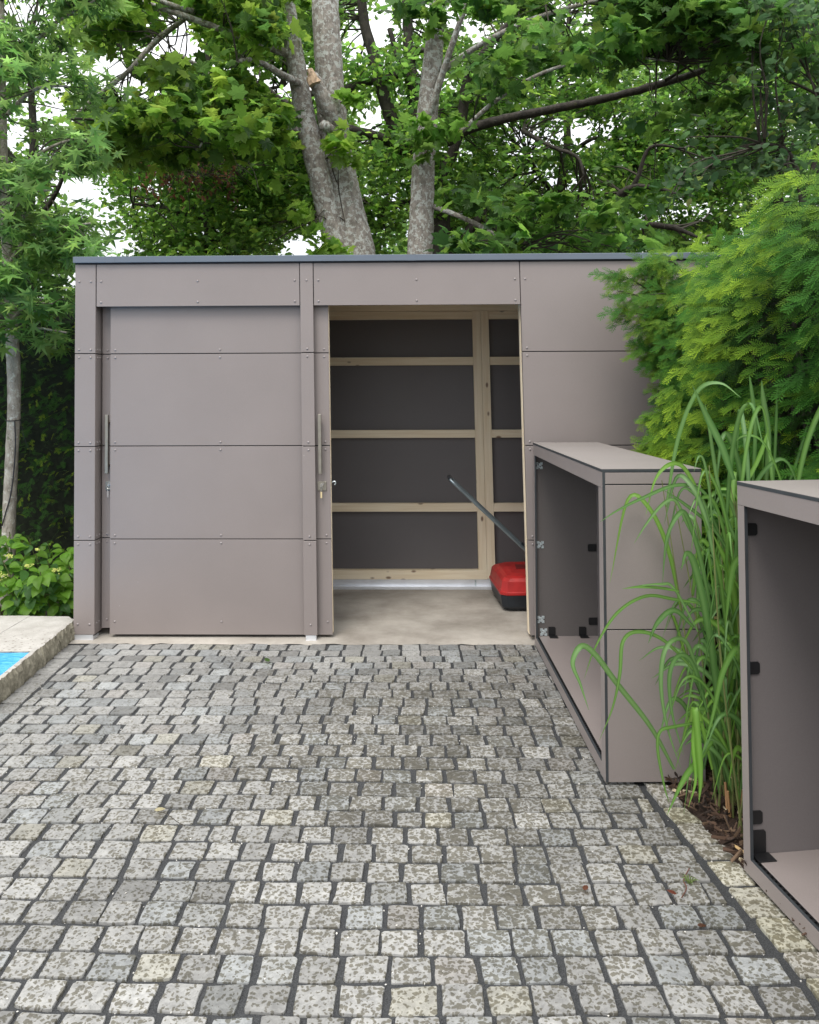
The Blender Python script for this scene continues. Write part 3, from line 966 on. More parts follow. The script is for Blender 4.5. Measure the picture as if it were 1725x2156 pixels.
obj('handle_clamp', join([tube([hb + (lo - hb) * .02, hb + (lo - hb) * .6], 0.019, 8), tube([hb + off + (lo - hb) * .02, hb + off + (lo - hb) * .6], 0.019, 8)]), BLKP, h)

# ------------------------------------------------------------------ stone coping and pool
COPE, n_, l_, b_ = new_mat('pale_limestone')
nt = COPE.node_tree
gn = n_.new('ShaderNodeNewGeometry')
c1 = ramp(nt, noise(nt, 7, 8, 0.65, gn.outputs['Position']), 0.3, (0.34, 0.32, 0.29), 0.7, (0.50, 0.48, 0.45))
vo = n_.new('ShaderNodeTexVoronoi')
vo.voronoi_dimensions = '2D'
vo.inputs['Scale'].default_value = 30
l_.new(gn.outputs['Position'], vo.inputs['Vector'])
sp_ = n_.new('ShaderNodeSeparateColor')
l_.new(vo.outputs['Color'], sp_.inputs[0])
sx = n_.new('ShaderNodeSeparateXYZ'); l_.new(gn.outputs['Position'], sx.inputs[0])
mr = n_.new('ShaderNodeMapRange')
mr.inputs['From Min'].default_value = 4.75; mr.inputs['From Max'].default_value = 5.2
mr.inputs['To Min'].default_value = 0.32; mr.inputs['To Max'].default_value = 0.05
l_.new(sx.outputs[1], mr.inputs['Value'])
tw = math_n(nt, 'GREATER_THAN', math_n(nt, 'MULTIPLY', sp_.outputs[0], mr.outputs[0]), vo.outputs['Distance'])
c1 = mix(nt, math_n(nt, 'MULTIPLY', tw, 0.8), c1, mix(nt, 1.0, c1, (0.5, 0.47, 0.43), 'MULTIPLY'))
sz = n_.new('ShaderNodeSeparateXYZ'); l_.new(gn.outputs['Normal'], sz.inputs[0])
side = math_n(nt, 'LESS_THAN', sz.outputs[2], 0.6)
rough_c = ramp(nt, noise(nt, 22, 9, 0.75, gn.outputs['Position'], 0.5), 0.32, (0.11, 0.10, 0.065), 0.68, (0.40, 0.37, 0.29))
c1 = mix(nt, side, c1, rough_c)
l_.new(c1, b_.inputs['Base Color'])
b_.inputs['Roughness'].default_value = 0.85
bump(nt, b_, noise(nt, 55, 8, 0.7, gn.outputs['Position']), 0.5, 0.008)
CT = 0.112
def coping(name, poly_edge, label, rough_from):
    """block with a rock-faced right edge. poly_edge: list of (x,y) of inner loop then rough edge"""
    pass
def rock_strip(y0, y1, inner, label, n=70):
    """slab from inner(y) to the hewn right edge"""
    V, Fc = [], []
    k = 7
    for i in range(n + 1):
        y = y0 + (y1 - y0) * i / n
        xe = left_edge(y)
        top = xe + 0.004 + 0.004 * math.sin(y * 37) + random.gauss(0, 0.0025)
        V.append((inner(y), y, CT))
        V.append((top - 0.02, y, CT))
        V.append((top, y, CT - 0.004 + random.gauss(0, .001)))
        for t in (0.25, 0.5, 0.75):
            V.append((top + 0.010 * math.sin(t * 3) + random.gauss(0, 0.0045), y + random.gauss(0, 0.003), CT * (1 - t) - 0.03 * t))
        V.append((top + random.gauss(0, 0.005), y, -0.04))
    for i in range(n):
        for j in range(k - 1):
            a = i * k + j
            Fc.append([a, a + k, a + k + 1, a + 1])
    # ends, inner wall
    Fc.append([j for j in range(k)])
    Fc.append([n * k + j for j in range(k)][::-1])
    return V, Fc
YB = 5.40; YW = 4.672
front = lambda y: -2.49
# far slabs (behind the pool), split by a joint
xj = -2.487
n = 40
Vv, Ff = rock_strip(YW, 5.345, lambda y: xj + 0.004, '')
ex = [(xj + 0.004, 5.345, CT), (left_edge(5.34) - 0.02, 5.345, CT), (left_edge(5.34) - 0.06, YB, CT), (xj + 0.004, YB + 0.012, CT)]
k0 = len(Vv)
Vv += ex + [(x, y, -0.04) for x, y, z in ex]
Ff += [[k0, k0 + 1, k0 + 2, k0 + 3], [k0 + 1, k0 + 5, k0 + 6, k0 + 2], [k0 + 2, k0 + 6, k0 + 7, k0 + 3], [k0 + 3, k0 + 7, k0 + 4, k0]]
obj('coping_stone', (Vv, Ff), COPE, label='pale slab with a rough hewn edge between the pool and the shed corner post', cat='coping stone', group='pale coping stones round the pool', loc=(-2.3, 5.0, 0))
V2, F2 = box(-3.6, xj - 0.003, YW, YB + 0.03, -0.04, CT - 0.001, 0.003)
obj('coping_stone', (V2, F2), COPE, label='pale stone slab at the left picture edge in front of the hydrangea', cat='coping stone', group='pale coping stones round the pool', loc=(-3.0, 5.0, 0))
# narrow run along the pool towards the camera
def inner_run(y): return left_edge(y) - 0.018
Vv, Ff = rock_strip(1.5, YW - 0.004, inner_run, '', 240)
obj('coping_stone', (Vv, Ff), COPE, label='narrow rough hewn stone edge between the blue water and the cobbles', cat='coping stone', group='pale coping stones round the pool', loc=(-2.0, 3.0, 0))
WATER, n_, l_, b_ = new_mat('pool_water')
nt = WATER.node_tree
wv = noise(nt, 26, 5, 0.6, mapping(nt, (0.7, 1.6, 1)), 0.8)
l_.new(ramp(nt, wv, 0.32, (0.03, 0.30, 0.72), 0.7, (0.16, 0.55, 0.90)), b_.inputs['Base Color'])
b_.inputs['Roughness'].default_value = 0.25
bump(nt, b_, wv, 0.5, 0.02)
ysw = np.linspace(1.5, YW - 0.002, 40)
V = [(-6.0, y, CT - 0.006) for y in ysw] + [(inner_run(y) - 0.001, y, CT - 0.006) for y in ysw]
obj('pool_water', (V, [[i, 40 + i, 41 + i, i + 1] for i in range(39)]), WATER, kind='structure')

# ------------------------------------------------------------------ foliage machinery
def unit(a): return a / (np.linalg.norm(a, axis=-1, keepdims=True) + 1e-9)
def frames(nrm, dirn):
    z = unit(nrm)
    y = unit(dirn - z * (dirn * z).sum(1, keepdims=True))
    x = np.cross(y, z)
    return np.stack([x, y, z], axis=2)                # columns
def inst(tv, tf, Rm, pos, size):
    n, k = len(pos), len(tv)
    V = np.einsum('nij,kj->nki', Rm, tv) * np.asarray(size).reshape(-1, 1, 1) + pos[:, None, :]
    Fc = tf[None] + (np.arange(n) * k)[:, None, None]
    return V.reshape(-1, 3), Fc.reshape(-1, tf.shape[1])
def fan(polar, c=(0, 0.42), bend=0.12, cup=0.1):
    pts = []
    for a, r in polar:
        t = R(a)
        pts.append((c[0] + math.sin(t) * r, c[1] + math.cos(t) * r))
    V = [(c[0], c[1], 0.0)] + [(x, y, -bend * (y - c[1]) ** 2 * 2 - cup * abs(x) * (1 if i % 2 else .6)) for i, (x, y) in enumerate(pts)]
    k = len(pts)
    return np.array(V), np.array([(0, 1 + (i + 1) % k, 1 + i) for i in range(k)])
half = [(0, .60), (9, .46), (17, .47), (27, .33), (42, .46), (54, .57), (62, .45), (72, .43), (86, .31), (102, .40), (117, .45), (140, .30)]
_mp = [(a, r) for a, r in half] + [(180, .40)] + [(-a, r) for a, r in half[::-1][:-1]]
MAPLE, MAPLE_CURL, MAPLE_FOLD = fan(_mp), fan(_mp, bend=0.45, cup=0.2), fan(_mp, bend=0.2, cup=-0.35)
half = [(0, .66), (14, .30), (30, .17), (46, .32), (58, .62), (70, .30), (90, .16), (106, .28), (120, .50), (142, .14)]
STAR = fan([(a, r) for a, r in half] + [(180, .3)] + [(-a, r) for a, r in half[::-1][:-1]])
half = [(0, .55), (22, .36), (38, .40), (62, .24), (85, .30), (120, .2)]
OAK = fan([(a, r) for a, r in half] + [(180, .48)] + [(-a, r) for a, r in half[::-1][:-1]])
SIMPLE = fan([(0, .58), (40, .36), (85, .28), (140, .36), (180, .45), (-140, .36), (-85, .28), (-40, .36)])
def ovate():
    V, Fc = [], []
    N_ = 7
    for i in range(N_):
        t = i / (N_ - 1)
        w = 0.40 * math.sin(math.pi * min(1, t ** 0.8 * 0.98 + 0.02)) ** 0.8 * (1.05 - 0.35 * t)
        z = 0.16 * math.sin(t * 2.6) - 0.20 * t * t
        for s_ in (-1, -0.5, 0, 0.5, 1):
            V.append((s_ * w, t, z + (0.05 * abs(s_) - 0.05) + (0.012 if abs(s_) == .5 else 0)))
    for i in range(N_ - 1):
        for j in range(4):
            a = i * 5 + j
            Fc.append((a, a + 1, a + 6, a + 5))
    return np.array(V), np.array(Fc)
OVATE = ovate()
def palette(n, cols, weights, sd=0.12):
    cols = np.array(cols, float)
    c = cols[rng.choice(len(cols), n, p=np.array(weights) / sum(weights))]
    return np.clip(c * (1 + rng.normal(0, sd, (n, 1))) * (1 + rng.normal(0, 0.05, (n, 3))), 0.002, 1)
def leaf_mesh(pos, tmpl, size, cols, up=0.9, droop=0.35, out=None):
    n = len(pos)
    if tmpl is MAPLE:                                  # flat, curled and folded leaves mixed
        k = rng.integers(0, 3, n)
        return cat([leaf_mesh(pos[k == i], t, np.asarray(size)[k == i], cols[k == i], up, droop) for i, t in enumerate(((MAPLE[0].copy(), MAPLE[1]), MAPLE_CURL, MAPLE_FOLD)) if (k == i).any()])
    nrm = rng.normal(0, 0.62, (n, 3)); nrm[:, 2] += up
    d = rng.normal(0, 1, (n, 3)); d[:, 2] = d[:, 2] * .4 - droop
    if out is not None: d += out
    V, Fc = inst(tmpl[0], tmpl[1], frames(nrm, d), pos, size)
    return V, Fc, np.repeat(cols, len(tmpl[0]), axis=0)
def cat(parts):
    Vs, Fs, Cs, n = [], [], [], 0
    for V, Fc, C in parts:
        Vs.append(V); Fs.append(Fc + n); Cs.append(C); n += len(V)
    return np.vstack(Vs), np.vstack(Fs), np.vstack(Cs)
GAPS = [(188, 398, 34, 46), (225, 500, 34, 36), (140, 215, 25, 25), (225, 140, 55, 45), (330, 100, 50, 38), (300, 185, 35, 30), (395, 55, 34, 28), (410, 120, 25, 22),
        (640, 170, 14, 40), (622, 520, 24, 26), (765, 90, 25, 34), (805, 60, 38, 40), (775, 250, 16, 22), (955, 30, 22, 30), (1012, 70, 16, 34), (1215, 20, 48, 26),
        (1222, 272, 30, 36), (1112, 285, 24, 22), (1180, 385, 18, 16), (70, 95, 25, 16), (520, 150, 20, 15), (575, 190, 18, 22), (1450, 440, 16, 10), (60, 300, 14, 10), (700, 480, 10, 10)]
TRUNKS = [(745, 480, 26, 60), (725, 400, 22, 50), (672, 380, 14, 60), (655, 300, 14, 40), (700, 220, 22, 70), (690, 60, 18, 80), (625, 140, 12, 60), (886, 450, 22, 120), (898, 230, 14, 40), (908, 150, 10, 50), (665, 175, 20, 30), (1062, 250, 50, 8), (1162, 230, 50, 8), (1262, 210, 50, 8), (1362, 185, 40, 8), (1440, 162, 40, 8)]
GAPS = [(x, y, a * .72, b * .72) for x, y, a, b in GAPS]
def to_px(p):
    x, y, z = p[0], p[1], p[2] - CAM_H
    dep, u_ = y * cp + z * sp, -y * sp + z * cp
    X, Y = F * x / dep, -F * u_ / dep
    return IW / 2 + cr * X - sr * Y, IH / 2 - SHY + sr * X + cr * Y
def clumps(n, regions, depth, rad, gapmul=0.6, flat=0.6, clear=False):
    """clump centres and radii in metres, spread through the crown volume"""
    out = []
    areas = np.array([(b - a) * (d - c) * wgt for a, b, c, d, wgt in regions], float)
    tries = 0
    while len(out) < n and tries < n * 30:
        tries += 1
        k = rng.choice(len(regions), p=areas / areas.sum())
        a, b, c, d, _ = regions[k]
        px, py, y = random.uniform(a, b), random.uniform(c, d), random.uniform(*depth)
        r = random.uniform(*rad)
        rp = r * F / y * gapmul
        if clear and any(((px - gx_) / (ex_ + rp * 1.7)) ** 2 + ((py - gy_) / (ey_ + rp * 1.1)) ** 2 < 1 for gx_, gy_, ex_, ey_ in TRUNKS): continue
        if any(((px - gx_) / (ex_ + rp)) ** 2 + ((py - gy_) / (ey_ + rp * flat)) ** 2 < 1 for gx_, gy_, ex_, ey_ in GAPS): continue
        out.append((*D(px, py, y), r))
    return np.array(out)
def spread(cl, per, flat=0.55):
    P_, idx = [], []
    for i, c in enumerate(cl):
        n = max(4, int(per * random.uniform(0.7, 1.3)))
        q = rng.normal(0, 1, (n, 3))
        q = unit(q) * (rng.random((n, 1)) ** 0.5) * c[3]
        q[:, 2] *= flat
        P_.append(q + c[:3]); idx += [i] * n
    return np.vstack(P_), np.array(idx)
def twigs_to(cl, skel, r0=0.010, r1=0.0025, every=1, maxlen=1.7):
    gs = []
    for c in cl[::every]:
        dd_ = np.linalg.norm(skel - c[:3], axis=1)
        s = skel[np.argmin(dd_ + rng.random(len(skel)) * 0.3)]
        e = c[:3] + np.array([0, 0, -0.02])
        L_ = np.linalg.norm(e - s)
        if L_ > maxlen or L_ < 0.05: continue
        m1 = s + (e - s) * 0.35 + rng.normal(0, 0.05 * L_, 3) + [0, 0, 0.04 * L_]
        m2 = s + (e - s) * 0.7 + rng.normal(0, 0.05 * L_, 3) + [0, 0, 0.03 * L_]
        p = smooth_path([s, m1, m2, e], 3)
        gs.append(tube(p, np.linspace(r0 * min(1, L_ / 1.0 + .3), r1, len(p)), 4, cap=False))
        for _ in range(2):
            k = random.randint(3, len(p) - 2)
            q = c[:3] + rng.normal(0, 0.4, 3) * c[3]
            pp = smooth_path([p[k], (p[k] + q) / 2 + rng.normal(0, .02, 3), q], 2)
            gs.append(tube(pp, np.linspace(r1 * 1.5, r1 * .6, len(pp)), 3, cap=False))
    return join(gs)
def limb(pts, depth, rs, n=6, sides=10, rough=0.02):
    """pts in photo readings + depth; rs radius readings (photo units)"""
    if np.ndim(depth) == 0: depth = [depth] * len(pts)
    P_ = [D(x, y, d) for (x, y), d in zip(pts, depth)]
    p = smooth_path(P_, n)
    rad = np.interp(np.linspace(0, 1, len(p)), np.linspace(0, 1, len(rs)), np.array(rs) * np.array([np.interp(t, np.linspace(0, 1, len(depth)), depth) for t in np.linspace(0, 1, len(rs))]) / F)
    return p, tube(p, rad, sides, rough)

# ------------------------------------------------------------------ maple with forked stem
T1 = thing('maple_tree', 'grey lichen-spotted maple behind the shed, forked low with a sawn-off stub', 'tree', D(757, 541, 8.6) * [1, 1, 0])
b0 = D(757, 541, 8.6)
p, g = limb([(765, 700), (752, 541), (738, 470), (722, 390), (708, 320), (699, 240), (693, 150), (685, 0), (680, -200)], 8.6, [44, 39, 36, 33, 33, 32, 30, 29, 26], 7, 16, 0.025)
p[0:1] = p[0:1]
g = (np.vstack([g[0]]), g[1])
obj('trunk', g, BARK, T1, smooth=True); sk1 = [p]
bs = np.array([b0[0] + 0.08, 8.6, -0.05]); 
pb = smooth_path([bs, (bs + D(765, 700, 8.6)) / 2, D(764, 690, 8.6)], 4)
obj('trunk_base', tube(pb, np.linspace(0.30, 44 * 8.6 / F, len(pb)), 16, 0.02), BARK, T1, smooth=True)
p, g = limb([(733, 560), (706, 500), (690, 440), (672, 370), (655, 300), (641, 240), (628, 160), (615, 80), (604, 0), (590, -150)], [8.5] * 3 + [8.45] * 7, [30, 27, 25, 24, 24, 22, 20, 19, 17, 13], 7, 14, 0.03)
obj('limb', g, BARK, T1, smooth=True); sk1.append(p)
p, g = limb([(712, 268), (690, 225), (673, 188), (656, 158)], [8.45, 8.3, 8.25, 8.2], [19, 18, 16, 13], 4, 12, 0.06)
st = obj('limb_stub', g, BARK, T1, smooth=True)
p2, g2 = limb([(664, 178), (651, 146)], [8.17, 8.17], [14, 7], 4, 9, 0.15)
obj('sawn_face', g2, CUTW, st)
p, g = limb([(706, 240), (703, 200), (702, 165)], [8.35] * 3, [11, 12, 10], 4, 10, 0.05)
obj('limb_stub', g, BARK, T1, smooth=True)
p, g = limb([(703, 280), (688, 268), (678, 262)], [8.4, 8.25, 8.2], [13, 12, 11], 4, 10, 0.05)
obj('limb_stub', g, BARK, T1, smooth=True)
for pts, rs, nm in [
    ([(632, 276), (585, 256), (542, 230), (480, 195), (425, 145), (370, 110)], [9, 8, 8, 7, 5, 3], 'dead_limb'),
    ([(618, 118), (560, 96), (500, 75), (400, 37), (300, 5), (180, -30)], [10, 9, 8, 7, 6, 5], 'limb'),
    ([(500, 40), (440, 30), (375, 15), (280, -20)], [7, 7, 6, 5], 'limb'),
    ([(400, 30), (330, 85), (270, 150), (200, 205), (150, 250)], [6, 6, 5, 4, 2], 'limb'),
    ([(520, 95), (480, 180), (455, 250), (420, 310)], [4, 4, 3, 2], 'limb'),
    ([(640, 180), (600, 160), (540, 128), (500, 128)], [10, 8, 6, 4], 'limb')]:
    dep = np.linspace(8.45, 7.6, len(pts))
    p, g = limb(pts, list(dep), rs, 6, 8, 0.06)
    obj('limb', g, BARK, T1, smooth=True); sk1.append(p)
# fine ivy stems on the trunk
vines = []
for pts in ([(688, 270), (700, 300), (712, 330), (703, 360), (712, 392)], [(678, 250), (690, 262), (706, 290)], [(735, 500), (722, 440), (715, 392), (718, 350)], [(712, 460), (726, 470), (740, 486)]):
    q = np.array([D(x, y, 8.6) for x, y in pts]); q[:, 1] = 8.6 - 0.165
    vines.append(tube(smooth_path(q, 5), 0.006, 5))
obj('ivy_stem', join(vines), TWIG, T1)
sk1 = np.vstack(sk1)
PAL_MAPLE = [(0.11, 0.215, 0.025), (0.08, 0.17, 0.022), (0.045, 0.11, 0.02), (0.15, 0.25, 0.03), (0.04, 0.09, 0.022)]
cl = clumps(160, [(170, 660, -70, 330, 1.0)], (7.2, 9.4), (0.20, 0.42), clear=True)
pl, ix = spread(cl, 26, 0.5)
tone = rng.normal(1, 0.16, len(cl))[ix][:, None]
parts = [leaf_mesh(pl, MAPLE, rng.uniform(0.11, 0.19, len(pl)), palette(len(pl), PAL_MAPLE, [3, 3, 2, 2, 1]) * tone)]
cl2 = np.array([(*D(*q[:2], q[2]), q[3]) for q in [(722, 285, 8.25, .16), (735, 330, 8.25, .17), (715, 300, 8.2, .12), (640, 440, 8.1, .13), (660, 475, 8.1, .14), (690, 525, 8.2, .14), (720, 530, 8.2, .12), (672, 520, 8.15, .12), (745, 215, 8.3, .10), (560, 280, 8.0, .2), (525, 275, 8.0, .2), (590, 370, 8.3, .2)]])
pl, ix = spread(cl2, 15, 0.8)
parts.append(leaf_mesh(pl, MAPLE, rng.uniform(0.12, 0.19, len(pl)), palette(len(pl), [(0.13, 0.25, 0.03), (0.09, 0.19, 0.025)], [2, 1])))
obj('crown', cat(parts), LEAF, T1)
obj('twigs', twigs_to(np.vstack([cl, cl2]), sk1), TWIG, T1)

# ------------------------------------------------------------------ second maple, right stem
T2 = thing('maple_tree', 'slimmer grey maple right of the forked one, single stem behind the open doorway', 'tree', D(885, 541, 8.2) * [1, 1, 0])
p, g = limb([(878, 700), (884, 541), (888, 450), (892, 350), (899, 260), (907, 170), (916, 80), (922, 0), (930, -200)], 8.2, [30, 27.5, 26, 24, 23, 21, 19, 17, 14], 7, 16, 0.025)
obj('trunk', g, BARK, T2, smooth=True); sk2 = [p]
pb = smooth_path([np.array([p[0][0], 8.2, -0.05]), (np.array([p[0][0], 8.2, 0]) + p[0]) / 2, p[0] + [0, 0, .02]], 4)
obj('trunk_base', tube(pb, np.linspace(0.2, 30 * 8.2 / F, len(pb)), 16, 0.02), BARK, T2, smooth=True)
for pts, rs in [([(901, 250), (921, 190), (940, 130), (962, 65), (985, 0), (1010, -80)], [8, 7.5, 7, 6.5, 6, 5]),
                ([(915, 435), (960, 452), (1010, 475), (1060, 505), (1100, 530)], [6, 5, 5, 4, 4]),
                ([(930, 150), (1010, 95), (1120, 40), (1260, 0)], [7, 6, 5, 4]),
                ([(905, 300), (960, 285), (1040, 215), (1150, 150), (1290, 120), (1430, 130)], [6, 5, 5, 4, 3, 2])]:
    p, g = limb(pts, list(np.linspace(8.15, 7.5, len(pts))), rs, 6, 8, 0.05)
    obj('limb', g, BARK, T2, smooth=True); sk2.append(p)
sk2 = np.vstack(sk2)
PAL_M2 = [(0.045, 0.115, 0.022), (0.065, 0.15, 0.024), (0.032, 0.085, 0.022), (0.10, 0.20, 0.028)]
cl = clumps(165, [(900, 1560, -80, 250, 1.0), (840, 1180, 230, 300, .5), (930, 1380, 400, 545, .55), (1300, 1760, -80, 170, .8), (750, 1000, -80, 20, .5)], (6.9, 8.8), (0.2, 0.42), clear=True)
pl, ix = spread(cl, 26, 0.45)
tone = rng.normal(1, 0.16, len(cl))[ix][:, None]
parts = [leaf_mesh(pl, MAPLE, rng.uniform(0.11, 0.19, len(pl)), palette(len(pl), PAL_M2, [3, 3, 2, 2]) * tone, 1.1)]
cl2 = np.array([(*D(*q[:2], q[2]), q[3]) for q in [(890, 270, 7.85, .16), (925, 275, 7.8, .18), (895, 320, 7.85, .14), (870, 290, 7.9, .12), (960, 265, 7.8, .2), (918, 60, 7.9, .12)]])
pl, ix = spread(cl2, 16, 0.7)
parts.append(leaf_mesh(pl, MAPLE, rng.uniform(0.12, 0.19, len(pl)), palette(len(pl), [(0.09, 0.2, 0.03), (0.07, 0.15, 0.025)], [2, 1])))
obj('crown', cat(parts), LEAF, T2)
obj('twigs', twigs_to(np.vstack([cl, cl2]), sk2), TWIG, T2)

# ------------------------------------------------------------------ oak and background trees
def back_tree(name, label, base_px, depth, trunk, limbs, regions, n, drange, pal, wts, leaf=OAK, lsize=(0.085, 0.135), per=82, rad=(0.3, 0.62), bark=None, group=None):
    t = thing(name, label, 'tree', D(base_px, 800, depth) * [1, 1, 0], group)
    p, g = limb(trunk[0], depth, trunk[1], 7, 12, 0.04)
    obj('trunk', g, bark or BARK_DK, t, smooth=True)
    sk = [p]
    pb = smooth_path([np.array([p[0][0], depth, -0.05]), (np.array([p[0][0], depth, 0]) + p[0]) / 2, p[0] + [0, 0, .02]], 4)
    obj('trunk_base', tube(pb, np.linspace(trunk[1][0] * 1.3 * depth / F, trunk[1][0] * depth / F, len(pb)), 12, 0.02), bark or BARK_DK, t, smooth=True)
    for pts, rs, dep in limbs:
        p, g = limb(pts, list(np.linspace(dep[0], dep[1], len(pts))), rs, 6, 8, 0.08)
        obj('limb', g, bark or BARK_DK, t, smooth=True); sk.append(p)
    sk = np.vstack(sk)
    cl = clumps(n, regions, drange, rad)
    pl, ix = spread(cl, per, 0.6)
    tone = np.clip(rng.normal(1, 0.22, len(cl)), .5, 1.6)[ix][:, None]
    obj('crown', leaf_mesh(pl, leaf, rng.uniform(*lsize, len(pl)), palette(len(pl), pal, wts) * tone, 0.7, 0.2), LEAF, t)
    obj('twigs', twigs_to(cl, sk, 0.015, 0.0035, 1, 2.2), TWIG, t)
    return t
PAL_OAK = [(0.07, 0.165, 0.028), (0.09, 0.205, 0.03), (0.13, 0.26, 0.035), (0.05, 0.12, 0.026), (0.18, 0.31, 0.04)]
back_tree('oak_tree', 'dark-barked oak with spreading black limbs close behind the maples', 925, 11.0,
    ([(930, 700), (924, 541), (922, 450), (905, 380), (872, 330), (845, 290), (824, 250), (800, 170), (785, 110), (768, 50), (755, -60)], [30, 27, 25, 22, 20, 17, 15, 13, 12, 11, 9]),
    [([(872, 330), (830, 300), (786, 285), (740, 272), (690, 262)], [15, 13, 11, 9, 8], (11, 10.5)),
     ([(910, 400), (950, 330), (972, 250), (985, 170), (1020, 110), (1080, 40)], [13, 12, 12, 11, 9, 6], (11, 10.4)),
     ([(880, 270), (872, 190), (862, 110), (855, 0), (850, -80)], [14, 13, 11, 9, 7], (11, 11.4)),
     ([(900, 250), (870, 190), (842, 130), (820, 60)], [9, 8, 6, 5], (11, 11)),
     ([(940, 300), (987, 272), (1062, 250), (1162, 230), (1262, 210), (1362, 185), (1462, 155), (1512, 130), (1567, 100)], [11, 11, 10, 9.5, 9, 8.5, 7.5, 5, 3], (10.4, 8.8)),
     ([(1500, 140), (1560, 128), (1640, 125), (1720, 118), (1800, 110)], [4, 4, 4, 3.5, 3], (8.9, 8.4)),
     ([(1500, 142), (1580, 150), (1660, 170), (1725, 200)], [4, 4, 3, 3], (8.9, 8.4)),
     ([(1400, 170), (1450, 140), (1480, 130)], [4, 3, 2], (9, 8.8)),
     ([(1100, 275), (1160, 308), (1215, 330), (1230, 370)], [5, 4, 4, 2], (10.5, 10)),
     ([(800, 170), (760, 175), (700, 200), (640, 195)], [9, 9, 8, 6], (11, 10.6)),
     ([(800, 170), (850, 150), (880, 110), (900, 105)], [8, 7, 6, 5], (11, 10.6)),
     ([(925, 541), (975, 500), (1020, 440), (1030, 400)], [14, 12, 8, 5], (11, 10.6)),
     ([(870, 425), (820, 430), (780, 425), (740, 420)], [7, 7, 6, 4], (11, 10.6)),
     ([(690, 262), (600, 215), (540, 175), (480, 178), (400, 190), (330, 180)], [8, 7, 6, 5, 4, 3], (10.5, 10))],
    [(520, 1280, -80, 545, 1)], 260, (10.2, 13.0), PAL_OAK, [3, 3, 2, 2, 1])
BG = 'leafy trees filling the background behind the shed'
back_tree('broadleaf_tree', 'dense mid green tree behind the left half of the shed roof, dead brown twigs inside', 440, 12.0,
    ([(450, 700), (445, 541), (440, 420), (450, 300), (440, 150), (430, 0)], [16, 14, 12, 10, 8, 6]),
    [([(445, 430), (520, 350), (600, 310), (640, 300)], [7, 6, 5, 3], (12, 11.4)), ([(448, 330), (380, 250), (330, 180), (280, 160)], [6, 5, 4, 3], (12, 11.4)), ([(448, 300), (500, 220), (560, 190), (600, 180)], [6, 5, 4, 3], (12, 11.4)),
     ([(446, 400), (380, 330), (300, 300)], [6, 5, 3], (12, 11.5)), ([(446, 470), (360, 440), (280, 430)], [6, 5, 3], (12, 11.5))],
    [(225, 680, 180, 545, 1.2), (190, 660, -80, 190, .8)], 300, (10.8, 13.6), PAL_OAK, [3, 3, 3, 1.5, 1.5], group=BG)
back_tree('broadleaf_tree', 'tall background tree with bright small leaves right of the slim maple', 1180, 13.0,
    ([(1185, 700), (1182, 541), (1180, 420), (1195, 300), (1190, 180), (1200, 0)], [13, 11, 10, 8, 6, 4]),
    [([(1185, 430), (1130, 360), (1110, 320)], [6, 5, 3], (13, 12.4)), ([(1190, 330), (1260, 290), (1330, 330)], [5, 4, 3], (13, 12.4)),
     ([(1290, 440), (1310, 405), (1345, 392), (1400, 400), (1440, 415)], [7, 7, 6, 4, 2], (10.6, 10.2)), ([(1300, 430), (1340, 380), (1370, 310), (1440, 312)], [5, 5, 4, 2], (10.6, 10.2)),
     ([(1350, 470), (1420, 480), (1470, 500)], [6, 6, 3], (10.6, 10.2))],
    [(980, 1560, 200, 545, 1.3), (1000, 1560, -80, 200, .6)], 280, (11.0, 14.5), [(0.06, 0.15, 0.024), (0.09, 0.2, 0.03), (0.14, 0.26, 0.036), (0.04, 0.10, 0.022)], [3, 3, 2, 2], group=BG)
back_tree('broadleaf_tree', 'background tree at the right edge above the rounded yew hedge', 1640, 12.5,
    ([(1640, 700), (1640, 500), (1640, 380), (1650, 240), (1640, 100), (1650, -40)], [13, 12, 10, 8, 6, 4]),
    [([(1640, 400), (1580, 330), (1500, 300)], [6, 5, 3], (12.5, 11.8)), ([(1645, 330), (1720, 280), (1800, 250)], [5, 4, 3], (12.5, 12))],
    [(1430, 1900, -80, 545, 1)], 190, (10.8, 14.0), [(0.06, 0.15, 0.026), (0.09, 0.2, 0.032), (0.13, 0.24, 0.036), (0.04, 0.10, 0.022)], [3, 3, 1.5, 2], group=BG)
back_tree('broadleaf_tree', 'background tree at the left edge seen between the star-shaped leaves', 60, 12.0,
    ([(60, 900), (55, 650), (60, 480), (70, 300), (60, 100)], [13, 12, 10, 8, 6]),
    [([(60, 480), (110, 420), (150, 330)], [6, 5, 3], (12, 11.5)), ([(64, 380), (0, 300), (-60, 260)], [6, 5, 3], (12, 11.5))],
    [(-220, 150, -100, 700, 1), (60, 260, -120, 60, .5), (0, 160, 540, 700, 1.5)], 130, (10.8, 13.6), PAL_OAK, [3, 3, 3, 1.5, 1.5], group=BG)
# far-off wood closing the view behind
cl = clumps(520, [(-150, 1850, 60, 545, 1), (230, 1850, -80, 60, .7)], (17, 23), (0.5, 0.95), 0.75)
pl, ix = spread(cl, 78, 0.65)
tone = np.clip(rng.normal(1, 0.2, len(cl)), .6, 1.5)[ix][:, None]
obj('distant_wood', leaf_mesh(pl, SIMPLE, rng.uniform(0.13, 0.22, len(pl)), palette(len(pl), [(0.09, 0.18, 0.045), (0.13, 0.24, 0.055), (0.06, 0.13, 0.035), (0.17, 0.29, 0.06)], [3, 3, 2, 1.5]) * tone, 0.6, 0.2), LEAF, kind='stuff', label='far green wood closing the view between the trunks')
